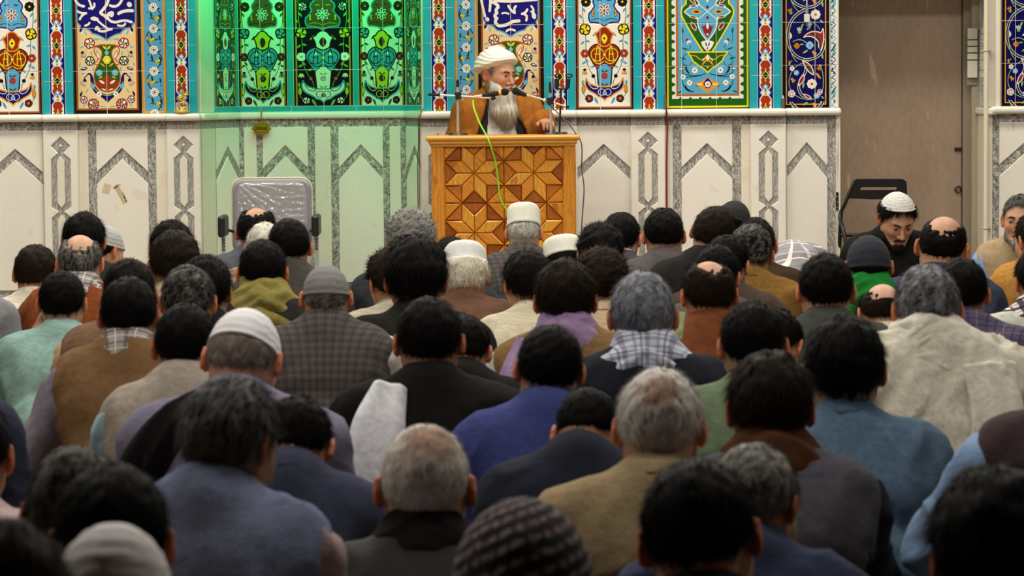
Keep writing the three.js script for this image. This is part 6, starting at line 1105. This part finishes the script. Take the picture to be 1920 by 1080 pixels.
// ------------------------------------------------------------------ chairs
{
  const z = 1.25, x = (p) => X(p, z), y = (p) => Y(p, 508, z), cx = x(508), t = thing('office_chair', 'grey office chair still in crinkled plastic wrap before the niche', 'chair', null, [cx, 0, z]), rx = (p) => x(p) - cx;
  const rr = (x0, x1, y0, y1, r) => { const s = new THREE.Shape(); s.moveTo(x0 + r, y0); s.lineTo(x1 - r, y0); s.quadraticCurveTo(x1, y0, x1, y0 + r); s.lineTo(x1, y1 - r); s.quadraticCurveTo(x1, y1, x1 - r, y1); s.lineTo(x0 + r, y1); s.quadraticCurveTo(x0, y1, x0, y1 - r); s.lineTo(x0, y0 + r); s.quadraticCurveTo(x0, y0, x0 + r, y0); return s; };
  const bx0 = rx(435), bx1 = rx(582), by0 = 0.5, by1 = y(335), leather = std(0x8d8a92, 0.4);
  part('backrest', new THREE.ExtrudeGeometry(rr(bx0, bx1, by0, by1, 0.07), { depth: 0.04, bevelEnabled: true, bevelThickness: 0.018, bevelSize: 0.018, bevelOffset: -0.018, bevelSegments: 4, curveSegments: 10 }).translate(0, 0, -0.02), leather, t);
  { const g = new THREE.TorusGeometry(1, 0.02, 6, 60); const outline = rr(bx0 - 0.004, bx1 + 0.004, by0, by1 + 0.004, 0.074).getSpacedPoints(90).map((p) => V3(p.x, p.y, 0.012)); part('piping', new THREE.TubeGeometry(new THREE.CatmullRomCurve3(outline, true), 140, 0.006, 6, true), std(0xcfc7a8, 0.6), t); g.dispose(); }
  const film = new THREE.MeshPhysicalMaterial({ color: 0xffffff, roughness: 0.07, transmission: 0.8, thickness: 0, ior: 1.7, specularIntensity: 1, side: THREE.DoubleSide });
  { // plastic film: creases pulled from the top left corner and across the belly of the backrest
    const nu = 90, nv = 110, g = new THREE.PlaneGeometry(bx1 - bx0 + 0.004, by1 - by0, nu, nv).translate((bx0 + bx1) / 2, (by0 + by1) / 2, 0), p = g.attributes.position;
    for (let i = 0; i < p.count; i++) {
      const X_ = p.getX(i), Y_ = p.getY(i), u = (X_ - bx0) / (bx1 - bx0), v = (by1 - Y_) / (by1 - by0), ang = Math.atan2(v + 0.05, u + 0.05), rad_ = Math.hypot(u, v), edge = Math.min(u, 1 - u, v * 1.2) , ease = smooth(0, 0.1, edge);
      const crease = ridge(noise(ang * 9, rad_ * 1.3, 3)) * 0.006 * smooth(1.0, 0.25, v) + ridge(noise(u * 7, v * 12, 8)) * 0.004 + noise(u * 26, v * 26, 2) * 0.0016, cor = Math.max(0, Math.max(Math.abs(u - 0.5) * 2 - 0.7, 0) * Math.max(0.25 - v, 0) * 6);
      p.setX(i, X_ + (u < 0.5 ? 1 : -1) * cor * 0.06); p.setY(i, Y_ - cor * 0.05); p.setZ(i, lerp(0.022, 0.047 + crease, ease));
    }
    g.computeVertexNormals(); part('plastic_wrap', g, film, t);
  }
  part('seat', rbox(bx0 - 0.01, bx1 + 0.01, 0.4, 0.5, 0.0, 0.45, 0.04, 4), leather, t);
  for (const q of [-1, 1]) {
    const ax = rx(508 + q * 86.5), a = group('armrest', t); part('arm_pad', rbox(ax - 0.021, ax + 0.021, y(440), y(400), 0.06, 0.3, 0.018, 4), std(0x1b1f1d, 0.38), a); part('arm_post', rbox(ax - 0.012, ax + 0.012, 0.42, y(440) + 0.01, 0.17, 0.185, 0.004, 2), chrome, a); for (let k = 0; k < 4; k++) part('slot', new THREE.TorusGeometry(0.006, 0.0022, 6, 12).translate(ax, y(446 + k * 6), 0.187), blackMetal, a); part('arm_bracket', rod(V3(ax, y(428), 0.08), V3(ax - q * 0.05, y(434), 0.02), 0.008), blackMetal, a);
    part('bracket', rbox(Math.min(ax, ax - q * 0.08), Math.max(ax, ax - q * 0.08), 0.41, 0.43, 0.15, 0.21, 0.004, 1), chrome, a);
  }
  part('column', new THREE.CylinderGeometry(0.025, 0.03, 0.32, 18).translate(0, 0.24, 0.22), chrome, t);
  for (let k = 0; k < 5; k++) { const a = k / 5 * Math.PI * 2, e = V3(Math.sin(a) * 0.27, 0.075, 0.22 + Math.cos(a) * 0.27); const l = part('leg', rod(V3(0, 0.1, 0.22), e, 0.022, 0.014), chrome, t); part('castor', new THREE.CylinderGeometry(0.026, 0.026, 0.03, 14).rotateZ(Math.PI / 2).translate(e.x, 0.026, e.z), rubber, l); part('castor_stem', rod(V3(e.x, 0.04, e.z), V3(e.x, 0.08, e.z), 0.008), chrome, l); }
}
{
  const z = 0.12, p = (px, py, zz = z) => onZ(px, py, zz), o = p(1640, 640); const t = thing('folding_chair', 'black metal folding chair standing against the door', 'chair', null, [o.x, 0, z]), L = (px, py, zz = z) => p(px, py, zz).sub(t.position), ink = std(0x0b0b0c, 0.4);
  const s = new THREE.Shape(), q = (px, py) => { const v = L(px, py); return [v.x, v.y]; };
  s.moveTo(...q(1592, 372)); s.lineTo(...q(1600, 342)); s.quadraticCurveTo(...q(1602, 335), ...q(1610, 335)); s.lineTo(...q(1690, 335)); s.quadraticCurveTo(...q(1698, 336), ...q(1698, 344)); s.lineTo(...q(1698, 372)); s.lineTo(...q(1640, 374));
  const hole = new THREE.Path(); hole.moveTo(...q(1614, 350)); hole.lineTo(...q(1683, 350)); hole.lineTo(...q(1681, 357)); hole.lineTo(...q(1611, 357)); s.holes.push(hole);
  part('backrest', new THREE.ExtrudeGeometry(s, { depth: 0.012, bevelEnabled: true, bevelThickness: 0.003, bevelSize: 0.003, bevelOffset: -0.003, bevelSegments: 2 }).translate(0, 0, -0.006), ink, t);
  const bar = (name, pts, r = 0.012) => part(name, tube(pts, r, 40, 10), ink, t);
  bar('frame_tube', [L(1604, 338), L(1597, 352), L(1585, 380), L(1575, 404), L(1581, 430, 0.2), L(1588, 470, 0.24), V3(-0.15, 0.01, 0.18)]); bar('frame_tube', [L(1696, 340), L(1698, 372), L(1700, 404), L(1703, 440, 0.2), V3(0.2, 0.01, 0.18)]);
  bar('rear_leg', [L(1577, 400), L(1574, 470, 0.0), V3(-0.2, 0.01, -0.12)]); bar('rear_leg', [L(1700, 400), L(1706, 470, 0.0), V3(0.23, 0.01, -0.12)]);
  bar('cross_bar', [L(1573, 441), L(1640, 441), L(1704, 441)], 0.012);
  part('seat', rbox(-0.18, 0.2, 0.43, 0.455, 0.0, 0.36, 0.01, 3), ink, t);
}
{
  const d = F / 655, p = at(1724, 1022, d), r = 0.0165, H = p.y + 0.012, t = thing('water_bottle', 'small plastic bottle with white cap and blue label on the carpet', 'bottle', null, [p.x, 0, p.z]);
  part('bottle_body', new THREE.LatheGeometry([[0, 0], [0.026, 0], [0.03, 0.008], [0.03, H * 0.55], [0.022, H * 0.68], [0.0125, H * 0.78], [0.0125, H * 0.84], [0, H * 0.84]].map(([a, b]) => new THREE.Vector2(a, b)), 28), new THREE.MeshPhysicalMaterial({ color: 0xdfe8f2, roughness: 0.12, transmission: 0.5, thickness: 0.02, ior: 1.4 }), t);
  part('label_band', new THREE.CylinderGeometry(0.0305, 0.0305, H * 0.36, 28, 1, true).translate(0, H * 0.3, 0), std(0x2a2fc4, 0.5), t); part('cap', new THREE.CylinderGeometry(r, r, H * 0.2, 24).translate(0, H * 0.92, 0), std(0xe9e9ee, 0.5), t);
}
{
  const d = F / 668, c = at(1266, 608, d), t = thing('folded_paper', 'pale green folded paper held up beside the blue-grey hair', 'paper', null, c.toArray()), g = new THREE.PlaneGeometry(0.045, 0.076, 10, 14);
  displace(g, (x, y) => 0.004 * noise(x * 60, y * 40, 3) + (x > 0 ? 0.004 : 0)); part('sheet', g.rotateZ(-0.12), std(0xc9e0a4, 0.85, { side: THREE.DoubleSide }), t); part('sheet', g.clone().translate(0.002, -0.002, -0.003), std(0xd6e6bb, 0.85, { side: THREE.DoubleSide }), t);
}
renderer.render(scene, camera);
